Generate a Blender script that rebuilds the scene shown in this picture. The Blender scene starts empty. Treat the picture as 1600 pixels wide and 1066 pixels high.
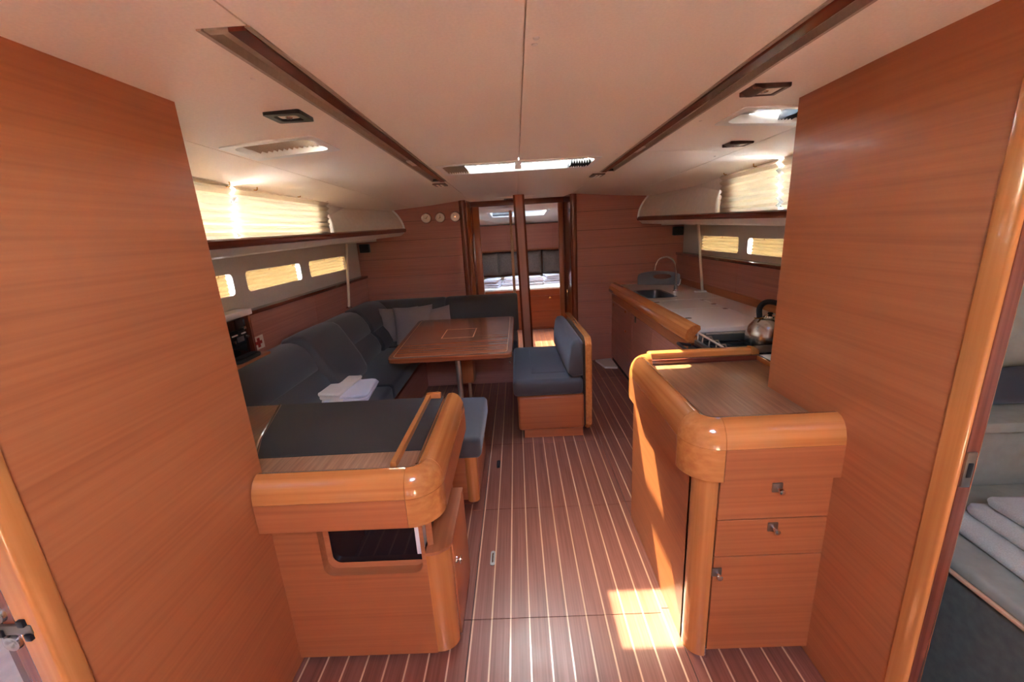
import bpy, bmesh, math, random
from mathutils import Vector, Matrix
random.seed(7)
SC = bpy.context.scene
COL = SC.collection

# ------------------------------------------------------------------ camera
CAM_H = 1.5
F_PX, PITCH, YAW, ROLL = 649.0, 0.25862, -0.02162, -0.05677
fw = Vector((math.sin(YAW)*math.cos(PITCH), math.cos(YAW)*math.cos(PITCH), -math.sin(PITCH)))
r0 = Vector((math.cos(YAW), -math.sin(YAW), 0)); u0 = r0.cross(fw)
cr = r0*math.cos(ROLL) + u0*math.sin(ROLL)
cu = -r0*math.sin(ROLL) + u0*math.cos(ROLL)
cd = bpy.data.cameras.new('camera'); cam = bpy.data.objects.new('camera', cd); COL.objects.link(cam)
M = Matrix((cr, cu, -fw)).transposed().to_4x4(); M.translation = (0, 0, CAM_H)
cam.matrix_world = M
cd.sensor_width = 36; cd.lens = F_PX/1600*36; cd.clip_start = 0.02; cd.clip_end = 3000
SC.camera = cam

# ------------------------------------------------------------------ light
SUN_DIR = Vector((0.31, -0.69, -1.0)).normalized()       # travel direction of sunlight
EXPOSURE = 5.1
SKY_STRENGTH = 1.1
SUN_STRENGTH = 4.8
W = bpy.data.worlds.new('world'); SC.world = W; W.use_nodes = True
nt = W.node_tree; bg = nt.nodes['Background']
sky = nt.nodes.new('ShaderNodeTexSky'); sky.sky_type = 'NISHITA'; sky.sun_disc = False
sky.sun_elevation = math.asin(-SUN_DIR.z); sky.sun_rotation = math.atan2(-SUN_DIR.x, -SUN_DIR.y)
sky.air_density = 1.0; sky.dust_density = 2.0; sky.ozone_density = 1.0
tint = nt.nodes.new('ShaderNodeMix'); tint.data_type = 'RGBA'; tint.blend_type = 'MULTIPLY'; tint.inputs[0].default_value = 1.0
tint.inputs[7].default_value = (1.0, 0.93, 0.85, 1)
nt.links.new(sky.outputs[0], tint.inputs[6]); nt.links.new(tint.outputs[2], bg.inputs[0]); bg.inputs[1].default_value = SKY_STRENGTH
sl = bpy.data.lights.new('sun', 'SUN'); sl.energy = SUN_STRENGTH; sl.angle = 0.009; sl.color = (1.0, 0.81, 0.50)
so = bpy.data.objects.new('sun', sl); COL.objects.link(so); so.rotation_euler = SUN_DIR.to_track_quat('-Z', 'Y').to_euler()
so.location = (0, 6, 8)
def portal(name, c, sx, sy, d):
    l = bpy.data.lights.new(name, 'AREA'); l.shape = 'RECTANGLE'; l.size = sx; l.size_y = sy
    l.cycles.is_portal = True
    o = bpy.data.objects.new(name, l); COL.objects.link(o); o.location = c
    o.rotation_euler = Vector(d).to_track_quat('-Z', 'Y').to_euler()
portal('portal_main_hatch', (0.04, 2.63, 1.99), 1.1, 0.6, (0, 0, -1))
portal('portal_port_hatch', (-0.89, 1.75, 1.98), 0.5, 0.4, (0, 0, -1))
portal('portal_starboard_hatch', (0.98, 1.73, 1.98), 0.5, 0.4, (0, 0, -1))
portal('portal_companionway', (0.07, -0.44, 2.02), 0.6, 0.7, (0, 0, -1))
portal('portal_forward_hatch', (0.05, 6.6, 1.88), 1.2, 1.1, (0, 0, -1))
portal('portal_port_side', (-2.0, 2.9, 1.5), 3.6, 0.9, (1, 0, 0))
portal('portal_starboard_side', (2.15, 2.9, 1.5), 3.6, 0.9, (-1, 0, 0))
SC.view_settings.view_transform = 'Standard'; SC.view_settings.look = 'None'
SC.view_settings.gamma = 1.0; SC.view_settings.use_curve_mapping = False
SC.view_settings.exposure = EXPOSURE
SC.cycles.max_bounces = 14; SC.cycles.diffuse_bounces = 8; SC.cycles.glossy_bounces = 5
SC.cycles.transmission_bounces = 8; SC.cycles.transparent_max_bounces = 16
SC.cycles.sample_clamp_indirect = 6.0

# ------------------------------------------------------------------ materials
def lin(c):
    return tuple(((v/255)/12.92 if v/255 <= 0.04045 else ((v/255+0.055)/1.055)**2.4) for v in c) + (1.0,)
MATS = {}
def principled(name, col, rough=0.5, metal=0.0, coat=0.0, spec=0.5, sheen=0.0):
    m = bpy.data.materials.new(name); m.use_nodes = True
    p = m.node_tree.nodes['Principled BSDF']
    p.inputs['Base Color'].default_value = lin(col); p.inputs['Roughness'].default_value = rough
    p.inputs['Metallic'].default_value = metal; p.inputs['Coat Weight'].default_value = coat
    p.inputs['Coat Roughness'].default_value = 0.08; p.inputs['Specular IOR Level'].default_value = spec
    p.inputs['Sheen Weight'].default_value = sheen
    MATS[name] = m
    return m
def node(m, t, **kw):
    n = m.node_tree.nodes.new(t)
    for k, v in kw.items(): setattr(n, k, v)
    return n
def tex_noise(m, scale, sc=1.0, detail=4.0, rot=(0, 0, 0)):
    tc = node(m, 'ShaderNodeTexCoord'); mp = node(m, 'ShaderNodeMapping')
    mp.inputs['Scale'].default_value = scale; mp.inputs['Rotation'].default_value = rot
    n = node(m, 'ShaderNodeTexNoise'); n.inputs['Scale'].default_value = sc; n.inputs['Detail'].default_value = detail
    m.node_tree.links.new(tc.outputs['Object'], mp.inputs[0]); m.node_tree.links.new(mp.outputs[0], n.inputs['Vector'])
    return n
def ramp(m, stops):
    r = node(m, 'ShaderNodeValToRGB'); e = r.color_ramp.elements
    e[0].position, e[0].color = stops[0][0], lin(stops[0][1]); e[1].position, e[1].color = stops[-1][0], lin(stops[-1][1])
    for p, c in stops[1:-1]:
        x = e.new(p); x.color = lin(c)
    return r
def bump(m, h, strength, dist=0.002):
    b = node(m, 'ShaderNodeBump'); b.inputs['Strength'].default_value = strength; b.inputs['Distance'].default_value = dist
    L = m.node_tree.links; L.new(h, b.inputs['Height']); L.new(b.outputs[0], m.node_tree.nodes['Principled BSDF'].inputs['Normal'])
def wood(name, dark, base, light, axis, rough=0.3, coat=0.0, fine=90.0, along=1.2):
    m = principled(name, base, rough, 0, coat)
    L = m.node_tree.links; p = m.node_tree.nodes['Principled BSDF']
    s = [fine]*3; s[axis] = along
    n1 = tex_noise(m, s, 1.0, 3.0)
    s2 = [fine*0.16]*3; s2[axis] = along*0.5
    n2 = tex_noise(m, s2, 1.0, 2.0)
    mx = node(m, 'ShaderNodeMix'); mx.inputs[0].default_value = 0.34
    L.new(n1.outputs[0], mx.inputs[2]); L.new(n2.outputs[0], mx.inputs[3])
    r = ramp(m, [(0.33, dark), (0.5, base), (0.68, light)])
    L.new(mx.outputs[0], r.inputs[0]); L.new(r.outputs[0], p.inputs['Base Color'])
    bump(m, n1.outputs[0], 0.06, 0.001)
    return m
V = ((161, 90, 51), (173, 99, 57), (181, 107, 63))      # veneer
VD = ((164, 104, 88), (176, 114, 97), (184, 122, 104))       # forward joinery veneer, lightened, with pinkish haze put into its colour
S = ((180, 106, 54), (194, 120, 62), (206, 132, 74))     # solid lipping
for i, a in enumerate('xyz'):
    wood('veneer_'+a, *V, i, 0.40, 0.05)
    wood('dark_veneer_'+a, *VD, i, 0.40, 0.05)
    wood('solid_'+a, *S, i, 0.16, 0.6, fine=60)
wood('counter_wood', (128, 86, 58), (148, 102, 72), (164, 120, 88), 1, 0.3, 0.2, fine=110, along=5)
wood('table_wood', (128, 68, 42), (148, 84, 54), (162, 96, 64), 0, 0.22, 0.3, fine=60)
wood('table_edge', (118, 62, 38), (138, 76, 46), (152, 88, 56), 0, 0.2, 0.5, fine=60)
wood('mahogany_x', (80, 36, 26), (102, 48, 34), (118, 60, 44), 0, 0.22, 0.4)
wood('mahogany_y', (80, 36, 26), (102, 48, 34), (118, 60, 44), 1, 0.22, 0.4)
wood('mahogany_z', (96, 46, 32), (120, 60, 42), (136, 74, 54), 2, 0.22, 0.4)
def plank_mat():
    m = wood('floor_plank', (114, 64, 47), (131, 77, 59), (143, 88, 70), 1, 0.3, 0.08, fine=140, along=2.5)
    L = m.node_tree.links; p = m.node_tree.nodes['Principled BSDF']
    n = tex_noise(m, (14, 14, 14), 1.0, 5.0)
    mr = node(m, 'ShaderNodeMapRange'); mr.inputs[3].default_value = 0.24; mr.inputs[4].default_value = 0.46
    p.inputs['Coat Roughness'].default_value = 0.22; p.inputs['Specular IOR Level'].default_value = 0.3
    L.new(n.outputs[0], mr.inputs[0]); L.new(mr.outputs[0], p.inputs['Roughness'])
    return m
plank_mat()
wood('inlay', (196, 148, 112), (212, 164, 128), (222, 178, 142), 1, 0.25, 0.2)
def textured(name, col, rough, sc, var=0.06, bs=0.15, spec=0.5, sheen=0.0):
    m = principled(name, col, rough, spec=spec, sheen=sheen); L = m.node_tree.links
    n = tex_noise(m, (sc,)*3, 1.0, 4.0)
    r = ramp(m, [(0.3, tuple(c*(1-var) for c in col)), (0.7, tuple(min(255, c*(1+var)) for c in col))])
    L.new(n.outputs[0], r.inputs[0]); L.new(r.outputs[0], m.node_tree.nodes['Principled BSDF'].inputs['Base Color'])
    bump(m, n.outputs[0], bs, 0.002)
    return m
textured('headliner', (248, 238, 226), 0.55, 160, 0.015, 0.10, 0.3)
textured('moulding_white', (228, 218, 206), 0.4, 30, 0.02, 0.03)
textured('hull_liner', (206, 192, 178), 0.55, 120, 0.02, 0.1)
textured('coaming_white', (238, 238, 234), 0.35, 30, 0.01, 0.02)
textured('upholstery', (70, 66, 66), 0.75, 420, 0.10, 0.25, 0.35, 0.25)
textured('upholstery_dark', (56, 54, 57), 0.75, 420, 0.10, 0.25, 0.35, 0.2)
textured('desk_leather', (50, 46, 46), 0.55, 300, 0.06, 0.15, 0.4)
textured('linen_grey', (132, 118, 116), 0.85, 260, 0.06, 0.25, 0.2, 0.2)
textured('pillow_grey', (150, 146, 146), 0.85, 40, 0.06, 0.3, 0.2, 0.2)
textured('towel_cream', (232, 218, 204), 0.9, 350, 0.05, 0.5, 0.2, 0.3)
textured('towel_lilac', (224, 216, 222), 0.9, 350, 0.05, 0.5, 0.2, 0.3)
textured('sheet_white', (226, 220, 212), 0.85, 25, 0.04, 0.3, 0.2)
textured('sheet_dimmed', (142, 138, 122), 0.85, 25, 0.04, 0.3, 0.2)  # aft berth linen, its colour darkened to stand for the dim cabin
textured('towel_dimmed', (172, 166, 150), 0.9, 350, 0.05, 0.5, 0.2, 0.3)  # aft berth towels, cabin dimness put into the colour
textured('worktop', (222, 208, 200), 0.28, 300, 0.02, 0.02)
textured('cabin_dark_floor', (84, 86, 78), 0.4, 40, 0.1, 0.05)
textured('trough_tan', (172, 154, 136), 0.5, 100, 0.03, 0.05)
textured('plastic_grey', (92, 82, 82), 0.45, 80, 0.04, 0.05)
textured('bounce_cream', (236, 232, 226), 0.9, 200, 0.04, 0.3)
textured('mat_white', (214, 200, 192), 0.6, 80, 0.03, 0.1)
principled('steel', (200, 196, 190), 0.22, 1.0)
principled('satin_metal', (226, 212, 194), 0.45, 1.0)
principled('sink_steel', (96, 94, 96), 0.3, 1.0)
principled('brushed', (150, 144, 138), 0.36, 1.0)
principled('chrome', (230, 228, 226), 0.08, 1.0)
principled('brass', (200, 160, 96), 0.25, 1.0)
principled('black', (16, 17, 22), 0.35)
principled('gloss_black', (10, 12, 18), 0.05, spec=0.6)
principled('rubber', (24, 24, 28), 0.6)
principled('dark_gap', (26, 18, 14), 0.8)
principled('dial_white', (222, 206, 190), 0.4)
principled('plate_brown', (84, 58, 50), 0.35)
principled('white_plastic', (236, 228, 220), 0.4)
principled('red', (170, 24, 26), 0.5)
principled('sea_water', (150, 156, 158), 0.35)
principled('gelcoat', (235, 235, 230), 0.4)
textured('shade_tan', (176, 158, 138), 0.8, 200, 0.05, 0.2)
textured('shade_dark', (52, 54, 60), 0.8, 200, 0.05, 0.2)
def cloth_translucent(name, col, tr=0.6, tcol=None):
    m = bpy.data.materials.new(name); m.use_nodes = True; n = m.node_tree.nodes; L = m.node_tree.links
    n.remove(n['Principled BSDF']); o = n['Material Output']
    d = node(m, 'ShaderNodeBsdfDiffuse'); d.inputs[0].default_value = lin(col)
    t = node(m, 'ShaderNodeBsdfTranslucent'); t.inputs[0].default_value = lin(tcol or col)
    x = node(m, 'ShaderNodeMixShader'); x.inputs[0].default_value = tr
    ns = tex_noise(m, (220, 220, 220), 1.0, 3.0)
    b = node(m, 'ShaderNodeBump'); b.inputs['Strength'].default_value = 0.1; b.inputs['Distance'].default_value = 0.001
    L.new(ns.outputs[0], b.inputs['Height']); L.new(b.outputs[0], d.inputs['Normal'])
    L.new(d.outputs[0], x.inputs[1]); L.new(t.outputs[0], x.inputs[2]); L.new(x.outputs[0], o.inputs[0])
    MATS[name] = m
cloth_translucent('blind_cream', (222, 210, 194), 0.13, (110, 98, 80))
cloth_translucent('blind_yellow', (206, 184, 146), 0.17, (116, 94, 62))
def glass_mat(name, tint):
    m = bpy.data.materials.new(name); m.use_nodes = True; n = m.node_tree.nodes; L = m.node_tree.links
    n.remove(n['Principled BSDF']); o = n['Material Output']
    t = node(m, 'ShaderNodeBsdfTransparent'); t.inputs[0].default_value = tint
    g = node(m, 'ShaderNodeBsdfGlossy'); g.inputs['Roughness'].default_value = 0.02
    f = node(m, 'ShaderNodeFresnel'); f.inputs[0].default_value = 1.45
    x = node(m, 'ShaderNodeMixShader')
    L.new(f.outputs[0], x.inputs[0]); L.new(t.outputs[0], x.inputs[1]); L.new(g.outputs[0], x.inputs[2]); L.new(x.outputs[0], o.inputs[0])
    MATS[name] = m
glass_mat('glass', (0.95, 0.97, 0.97, 1)); glass_mat('tinted_glass', (0.2, 0.21, 0.19, 1)); glass_mat('blue_tint_glass', (0.20, 0.25, 0.29, 1)); glass_mat('smoked_glass', (0.48, 0.52, 0.54, 1)); glass_mat('lamp_glass', (0.8, 0.78, 0.74, 1))

# ------------------------------------------------------------------ object helpers
def wloc(o):
    v = Vector((0, 0, 0))
    while o is not None:
        v += o.location; o = o.parent
    return v
def tag(o, label=None, cat=None, group=None, kind=None):
    if label: o['label'] = label
    if cat: o['category'] = cat
    if group: o['group'] = group
    if kind: o['kind'] = kind
    return o
def thing(name, label, cat, loc, group=None, kind=None):
    o = bpy.data.objects.new(name, None); COL.objects.link(o); o.location = loc
    o.empty_display_size = 0.05
    return tag(o, label, cat, group, kind)
def part(name, bm, mat, parent=None, angle=0.6, smooth=True, loc=None):
    """link a bmesh (world coordinates) as one mesh object, moved into its parent's frame"""
    me = bpy.data.meshes.new(name)
    bmesh.ops.recalc_face_normals(bm, faces=bm.faces)
    off = wloc(parent) if parent else Vector(loc or (0, 0, 0))
    bm.transform(Matrix.Translation(-off)); bm.to_mesh(me); bm.free()
    for m in (mat if isinstance(mat, (list, tuple)) else [mat]): me.materials.append(MATS[m])
    if smooth:
        me.polygons.foreach_set('use_smooth', [True]*len(me.polygons)); me.set_sharp_from_angle(angle=angle)
    o = bpy.data.objects.new(name, me); COL.objects.link(o)
    if parent: o.parent = parent
    elif loc: o.location = loc
    return o
def struct(name, bm, mat, label, cat, **k):
    return tag(part(name, bm, mat, **k), label, cat, kind='structure')
def B(): return bmesh.new()
def box(bm, x0, x1, y0, y1, z0, z1, bev=0.0, seg=2, mi=0):
    r = bmesh.ops.create_cube(bm, size=1.0); vs = r['verts']
    for v in vs:
        v.co = Vector(((x0+x1)/2+v.co.x*(x1-x0), (y0+y1)/2+v.co.y*(y1-y0), (z0+z1)/2+v.co.z*(z1-z0)))
    fs = {f for v in vs for f in v.link_faces}
    if bev > 0:
        es = list({e for v in vs for e in v.link_edges})
        rr = bmesh.ops.bevel(bm, geom=es, offset=bev, segments=seg, profile=0.5, affect='EDGES')
        fs = set(rr['faces']) | {f for f in fs if f.is_valid}
    if mi:
        for f in fs: f.material_index = mi
    return bm
def bx(*a, **k): return box(B(), *a, **k)
def faces(bm, vs, fs):
    v = [bm.verts.new(p) for p in vs]
    for f in fs:
        try: bm.faces.new([v[i] for i in f])
        except ValueError: pass
    return v
def extrude_poly(bm, pts, d, cap=True):
    """closed polygon of Vectors swept by vector d"""
    a = [bm.verts.new(p) for p in pts]; b = [bm.verts.new(Vector(p)+Vector(d)) for p in pts]; n = len(a)
    for i in range(n): bm.faces.new((a[i], a[(i+1) % n], b[(i+1) % n], b[i]))
    if cap: bm.faces.new(a[::-1]); bm.faces.new(b)
    return bm
def loft(bm, loops, closed=True, cap=True):
    rows = [[bm.verts.new(p) for p in l] for l in loops]; n = len(rows[0])
    for r, s in zip(rows, rows[1:]):
        for i in range(n if closed else n-1): bm.faces.new((r[i], r[(i+1) % n], s[(i+1) % n], s[i]))
    if cap and closed: bm.faces.new(rows[0][::-1]); bm.faces.new(rows[-1])
    return bm
def tube(bm, pts, r, n=10, closed=False):
    pts = [Vector(p) for p in pts]; loops = []; up = None
    for i, p in enumerate(pts):
        t = (pts[min(i+1, len(pts)-1)]-pts[max(i-1, 0)]).normalized()
        if up is None: up = t.orthogonal().normalized()
        up = (up - t*up.dot(t)).normalized(); sd = t.cross(up)
        rr = r[i] if isinstance(r, (list, tuple)) else r
        loops.append([p+(up*math.cos(a)+sd*math.sin(a))*rr for a in (2*math.pi*k/n for k in range(n))])
    return loft(bm, loops)
def lathe(bm, prof, c, n=24, axis='z'):
    c = Vector(c); loops = []
    for r, h in prof:
        l = []
        for k in range(n):
            a = 2*math.pi*k/n; x, y = max(r, 1e-4)*math.cos(a), max(r, 1e-4)*math.sin(a)
            l.append(c+(Vector((x, y, h)) if axis == 'z' else Vector((x, h, y)) if axis == 'y' else Vector((h, x, y))))
        loops.append(l)
    return loft(bm, loops)
def smoothcurve(pts, n=8):
    pts = [Vector(p) for p in pts]; out = []
    for i in range(len(pts)-1):
        p0, p1, p2, p3 = pts[max(i-1, 0)], pts[i], pts[i+1], pts[min(i+2, len(pts)-1)]
        for k in range(n):
            t = k/n
            out.append(0.5*((2*p1)+(p2-p0)*t+(2*p0-5*p1+4*p2-p3)*t*t+(3*p1-p0-3*p2+p3)*t**3))
    return out+[pts[-1]]
def rloop(a0, a1, b0, b1, r, n=5):
    out = []
    for ca, cb, s in ((a1-r, b1-r, 0), (a0+r, b1-r, 1), (a0+r, b0+r, 2), (a1-r, b0+r, 3)):
        for k in range(n+1):
            t = math.pi/2*(s+k/n); out.append((ca+r*math.cos(t), cb+r*math.sin(t)))
    return out
def holed(bm, P, ab, bb, holes, r=0.03, n=5, depth=None, skip=False):
    """surface P(a,b,d) over a grid of breaks; rounded holes fill whole cells"""
    aset = sorted(set(ab) | {v for h in holes for v in h[:2]}); bset = sorted(set(bb) | {v for h in holes for v in h[2:]})
    V_ = {}
    def vert(a, b):
        k = (round(a, 5), round(b, 5))
        if k not in V_: V_[k] = bm.verts.new(P(a, b, 0))
        return V_[k]
    for i in range(len(aset)-1):
        for j in range(len(bset)-1):
            a0, a1, b0, b1 = aset[i], aset[i+1], bset[j], bset[j+1]
            am, bm_ = (a0+a1)/2, (b0+b1)/2
            if any(h[0] < am < h[1] and h[2] < bm_ < h[3] for h in holes): continue
            bm.faces.new((vert(a0, b0), vert(a1, b0), vert(a1, b1), vert(a0, b1)))
    if skip: return bm
    for h in holes:
        a0, a1, b0, b1 = h
        m = 0.004
        lp = rloop(a0+m, a1-m, b0+m, b1-m, r, n)
        lv = [bm.verts.new(P(a, b, 0)) for a, b in lp]
        cs = [vert(a1, b1), vert(a0, b1), vert(a0, b0), vert(a1, b0)]
        w = n+1
        # extra boundary verts on cell edges stay as T-junctions only on flat panels
        for s in range(4):
            for k in range(n): bm.faces.new((cs[s], lv[s*w+k], lv[s*w+k+1]))
            bm.faces.new((cs[s], lv[s*w+n], lv[((s+1) % 4)*w], cs[(s+1) % 4]))
        if depth:
            dv = [bm.verts.new(P(a, b, depth)) for a, b in lp]
            for k in range(len(lv)): bm.faces.new((lv[k], dv[k], dv[(k+1) % len(lv)], lv[(k+1) % len(lv)]))
    return bm

# ------------------------------------------------------------------ ceiling shape
CA = [(0, 1.882), (0.62, 1.881), (0.95, 1.873), (1.15, 1.856), (1.52, 1.82), (2.2, 1.76)]
CBV = [(0, 1.852), (0.62, 1.838), (0.95, 1.806), (1.15, 1.792), (1.3, 1.782), (1.52, 1.757), (2.2, 1.69)]
def interp(t, x):
    for (a, va), (b, vb) in zip(t, t[1:]):
        if x <= b: return va+(vb-va)*max(0, (x-a))/(b-a)
    return t[-1][1]
def zc(x, y):
    t = min(1.0, max(0.0, (y-1.2)/3.4)); d = abs(x-0.07)
    return interp(CA, d)*(1-t)+interp(CBV, d)*t
def PC(off): return lambda x, y, d: Vector((x, y, zc(x, y)+off+d))
XB = [-2.1, -1.72, -1.45, -1.23, -1.08, -0.88, -0.55, 0.07, 0.69, 1.02, 1.22, 1.37, 1.59, 1.86, 2.2]
YB = [-3.2, -1.0, 0.6, 1.2, 2.0, 3.0, 4.0, 4.6]
H_MAIN = (-0.41, 0.485, 2.455, 2.80)
H_PORT = (-1.05, -0.72, 1.635, 1.865)
H_STBD = (0.83, 1.14, 1.615, 1.835)
H_COMP = (-0.15, 0.28, -0.70, -0.16)
T_PORT = (-0.548, -0.462, 0.86, 3.05)
T_STBD = (0.606, 0.692, 0.40, 3.05)

# ------------------------------------------------------------------ floor
STRIP0, PITCHX = -0.0965, 0.0754
floor = struct('floor', bx(-2.1, 2.2, -3.22, 6.35, -0.06, -0.004), 'dark_gap', 'dark cabin sole laid with brown planks and pale inlay strips', 'floor', smooth=False)
cols = []
xs = [STRIP0+PITCHX*k for k in range(-13, 9)]            # port and aisle strips
XS = xs + [0.5825+0.0754*k for k in range(0, 9)]
seams = [-3.2, -1.0, 0.35, 1.325, 2.006, 2.735, 4.0, 5.0, 6.3]
def span(name, x0, x1, mat, top, rows):
    for y0, y1 in rows:
        part(name, bx(x0, x1, y0+0.0015, y1-0.0015, -0.004, top), mat, floor, smooth=False)
for i in range(len(XS)-1):
    a, b = XS[i], XS[i+1]
    rows = list(zip(seams, seams[1:]))
    if b > 0.56: rows = [(r[0]+0.02, r[1]+0.02) if r[1] < 6 else r for r in rows[:-2]+[(4.0, 4.58)]]
    x0, x1 = a+0.0032, b-0.0032
    if a < -0.255 < b:      # the long lifting panel's edge
        span('plank', x0, -0.2555, 'floor_plank', 0.0, rows); span('plank', -0.2525, x1, 'floor_plank', 0.0, rows)
    elif a < 0.55 < b:
        span('plank', x0, 0.5385, 'floor_plank', 0.0, rows); span('plank', 0.5415, x1, 'floor_plank', 0.0, rows)
    else:
        span('plank', x0, x1, 'floor_plank', 0.0, rows)
for x in XS:
    for y0, y1 in ((-3.2, 1.325), (1.325, 2.735), (2.735, 6.3 if x < 0.56 else 4.7)):
        part('inlay_strip', bx(x-0.003, x+0.003, y0+0.001, y1-0.001, -0.004, 0.0004), 'inlay', floor, smooth=False)
for x, y in ((-0.185, 1.645), (-0.19, 2.47)):
    h = part('floor_pull', extrude_poly(B(), [Vector((x+a, y+b, 0.0004)) for a, b in rloop(-0.011, 0.011, -0.045, 0.045, 0.0105)], (0, 0, 0.003)), 'brushed' if y < 2 else 'black', floor)
    part('pull_ring', tube(B(), [(x, y-0.032, 0.0045), (x, y, 0.006), (x, y+0.025, 0.0045)], 0.004, 8), 'chrome' if y < 2 else 'black', h)

# ------------------------------------------------------------------ ceiling panels
ceil = struct('ceiling', holed(B(), PC(0.014), XB, YB, [H_MAIN, H_PORT, H_STBD, H_COMP, T_PORT, T_STBD, (-2.1, -1.50, 1.2, 4.6), (1.60, 2.2, 1.53, 4.6)], skip=True), 'headliner',
              'cream padded headliner of panels with fine seams', 'ceiling', smooth=False)
# alcove roof
holed(bmesh.new(), PC(0), [0, 1], [0, 1], [])
def cpanel(x0, x1, y0, y1, holes=()):
    g = 0.002
    xb = [x0+g]+[v for v in XB if x0+g < v < x1-g]+[x1-g]; yb = [y0+g]+[v for v in YB if y0+g < v < y1-g]+[y1-g]
    hs = [(max(h[0], x0+g), min(h[1], x1-g), max(h[2], y0+g), min(h[3], y1-g)) for h in holes]
    bm = holed(B(), PC(0), xb, yb, hs, skip=True)
    be = [e for e in bm.edges if e.is_boundary]
    r = bmesh.ops.extrude_edge_only(bm, edges=be)
    for v in [v for v in r['geom'] if isinstance(v, bmesh.types.BMVert)]: v.co.z += 0.013
    return part('ceiling_panel', bm, 'headliner', ceil, angle=0.9)
CX = 0.039
cpanel(-0.46, CX, -3.2, 4.6, [H_MAIN, H_COMP]); cpanel(CX, 0.605, -3.2, 4.6, [H_MAIN, H_COMP])
cpanel(-1.08, -0.46, 0.2, 4.6, [H_PORT, T_PORT]); cpanel(-1.50, -1.08, 1.2, 4.6); cpanel(-2.1, -0.46, -3.2, 0.2)
cpanel(0.605, 1.17, 0.2, 2.36, [H_STBD, T_STBD]); cpanel(0.605, 1.17, 2.36, 4.6, [T_STBD])
cpanel(1.17, 1.60, 1.2, 2.45); cpanel(1.17, 1.60, 2.45, 4.6); cpanel(0.605, 2.2, -3.2, 0.2)
cpanel(-2.1, -1.08, 0.2, 1.2); cpanel(1.17, 2.2, 0.2, 1.2)
for x, y in ((-0.597, 1.1), (0.064, 0.99), (0.062, 1.02), (0.74, 1.78), (0.697, 1.117), (0.0, 2.86), (0.08, 2.85), (0.03, 2.40), (0.055, 2.40),
             (-0.44, 2.40), (-0.44, 3.0), (0.56, 2.4), (0.56, 3.0), (-1.04, 2.6), (-1.04, 3.2), (1.13, 2.5), (1.12, 2.2), (-0.5, 3.7), (0.64, 3.7)):
    part('screw_cap', lathe(B(), [(0.0, -0.003), (0.006, -0.002), (0.008, 0.001)], (x, y, zc(x, y)), 10), 'white_plastic', ceil)
# alcove ceiling before the forward cabin door
part('ceiling_panel', bx(-0.53, 0.62, 4.6, 5.05, 1.846, 1.87), 'headliner', ceil, smooth=False)

def ring(bm, P, outer, inner, z0, z1, ro, ri, wall):
    """moulded trim: flat ring with rounded rectangular edges and an upstand round the opening"""
    lo, li = rloop(*outer, ro), rloop(*inner, ri)
    L = [[bm.verts.new(P(a, b, z)) for a, b in l] for l, z in ((lo, z1), (lo, z0), (li, z0), (li, wall))]
    n = len(lo)
    for r, s in zip(L, L[1:]):
        for i in range(n): bm.faces.new((r[i], r[(i+1) % n], s[(i+1) % n], s[i]))
    return bm
def pleats(bm, P, a0, a1, b0, b1, n, amp, skew=0.0):
    """zigzag folded cloth: folds run along a, stack along b"""
    pts = []
    for k in range(2*n+1):
        t = k/(2*n); pts.append((b0+(b1-b0)*t, amp if k % 2 else -amp))
    prev = None
    for b, d in pts:
        row = [bm.verts.new(P(a0+(a1-a0)*i/8+d*skew, b, d+0.0012*math.sin(i*2.1+b*40))) for i in range(9)]
        if prev:
            for i in range(8): bm.faces.new((prev[i], prev[i+1], row[i+1], row[i]))
        prev = row
    return bm

# main hatch
def hatch(name, h, label, deep=0.03, r=0.05):
    o = thing(name, label, 'hatch', ((h[0]+h[1])/2, (h[2]+h[3])/2, zc((h[0]+h[1])/2, (h[2]+h[3])/2)), kind='structure')
    i = (h[0]+0.018, h[1]-0.018, h[2]+0.018, h[3]-0.018)
    part('hatch_trim', ring(B(), PC(0), (h[0]-0.012, h[1]+0.012, h[2]-0.012, h[3]+0.012), i, -0.003, 0.004, 0.016, r, deep), 'coaming_white', o, angle=0.9)
    return o, i
o, i = hatch('window_1', H_MAIN, 'long white framed roof hatch with two clear panes in mid ceiling')
zt = zc(0.04, 2.63)+0.034
fr = B()
for a, b, c, d in ((i[0], i[1], i[2]-0.01, i[2]+0.008), (i[0], i[1], i[3]-0.03, i[3]+0.01), (i[0]-0.01, i[0]+0.02, i[2], i[3]), (i[1]-0.02, i[1]+0.01, i[2], i[3])):
    box(fr, a, b, c, d, zt-0.004, zt+0.010, 0.002, 1)
part('hatch_frame', fr, 'brushed', o)
part('centre_bar', bx(0.018, 0.058, i[2]-0.01, i[3]+0.01, zt-0.03, zt+0.01, 0.004), 'coaming_white', o)
for a, b in ((i[0], 0.018), (0.058, i[1])):
    part('hatch_pane', bx(a, b, i[2], i[3], zt, zt+0.008), 'smoked_glass', o, smooth=False)
PX = lambda zz: (lambda a, b, d: Vector((b, a, zz+d)))
part('folded_shade', pleats(B(), PX(zt-0.028), i[2]+0.004, i[3]-0.004, i[0]+0.004, -0.262, 9, 0.013), 'shade_tan', o, angle=0.2)
part('folded_shade', pleats(B(), PX(zt-0.030), 2.615, i[3]-0.004, 0.345, i[1]-0.004, 8, 0.014), 'shade_dark', o, angle=0.2)
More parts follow.
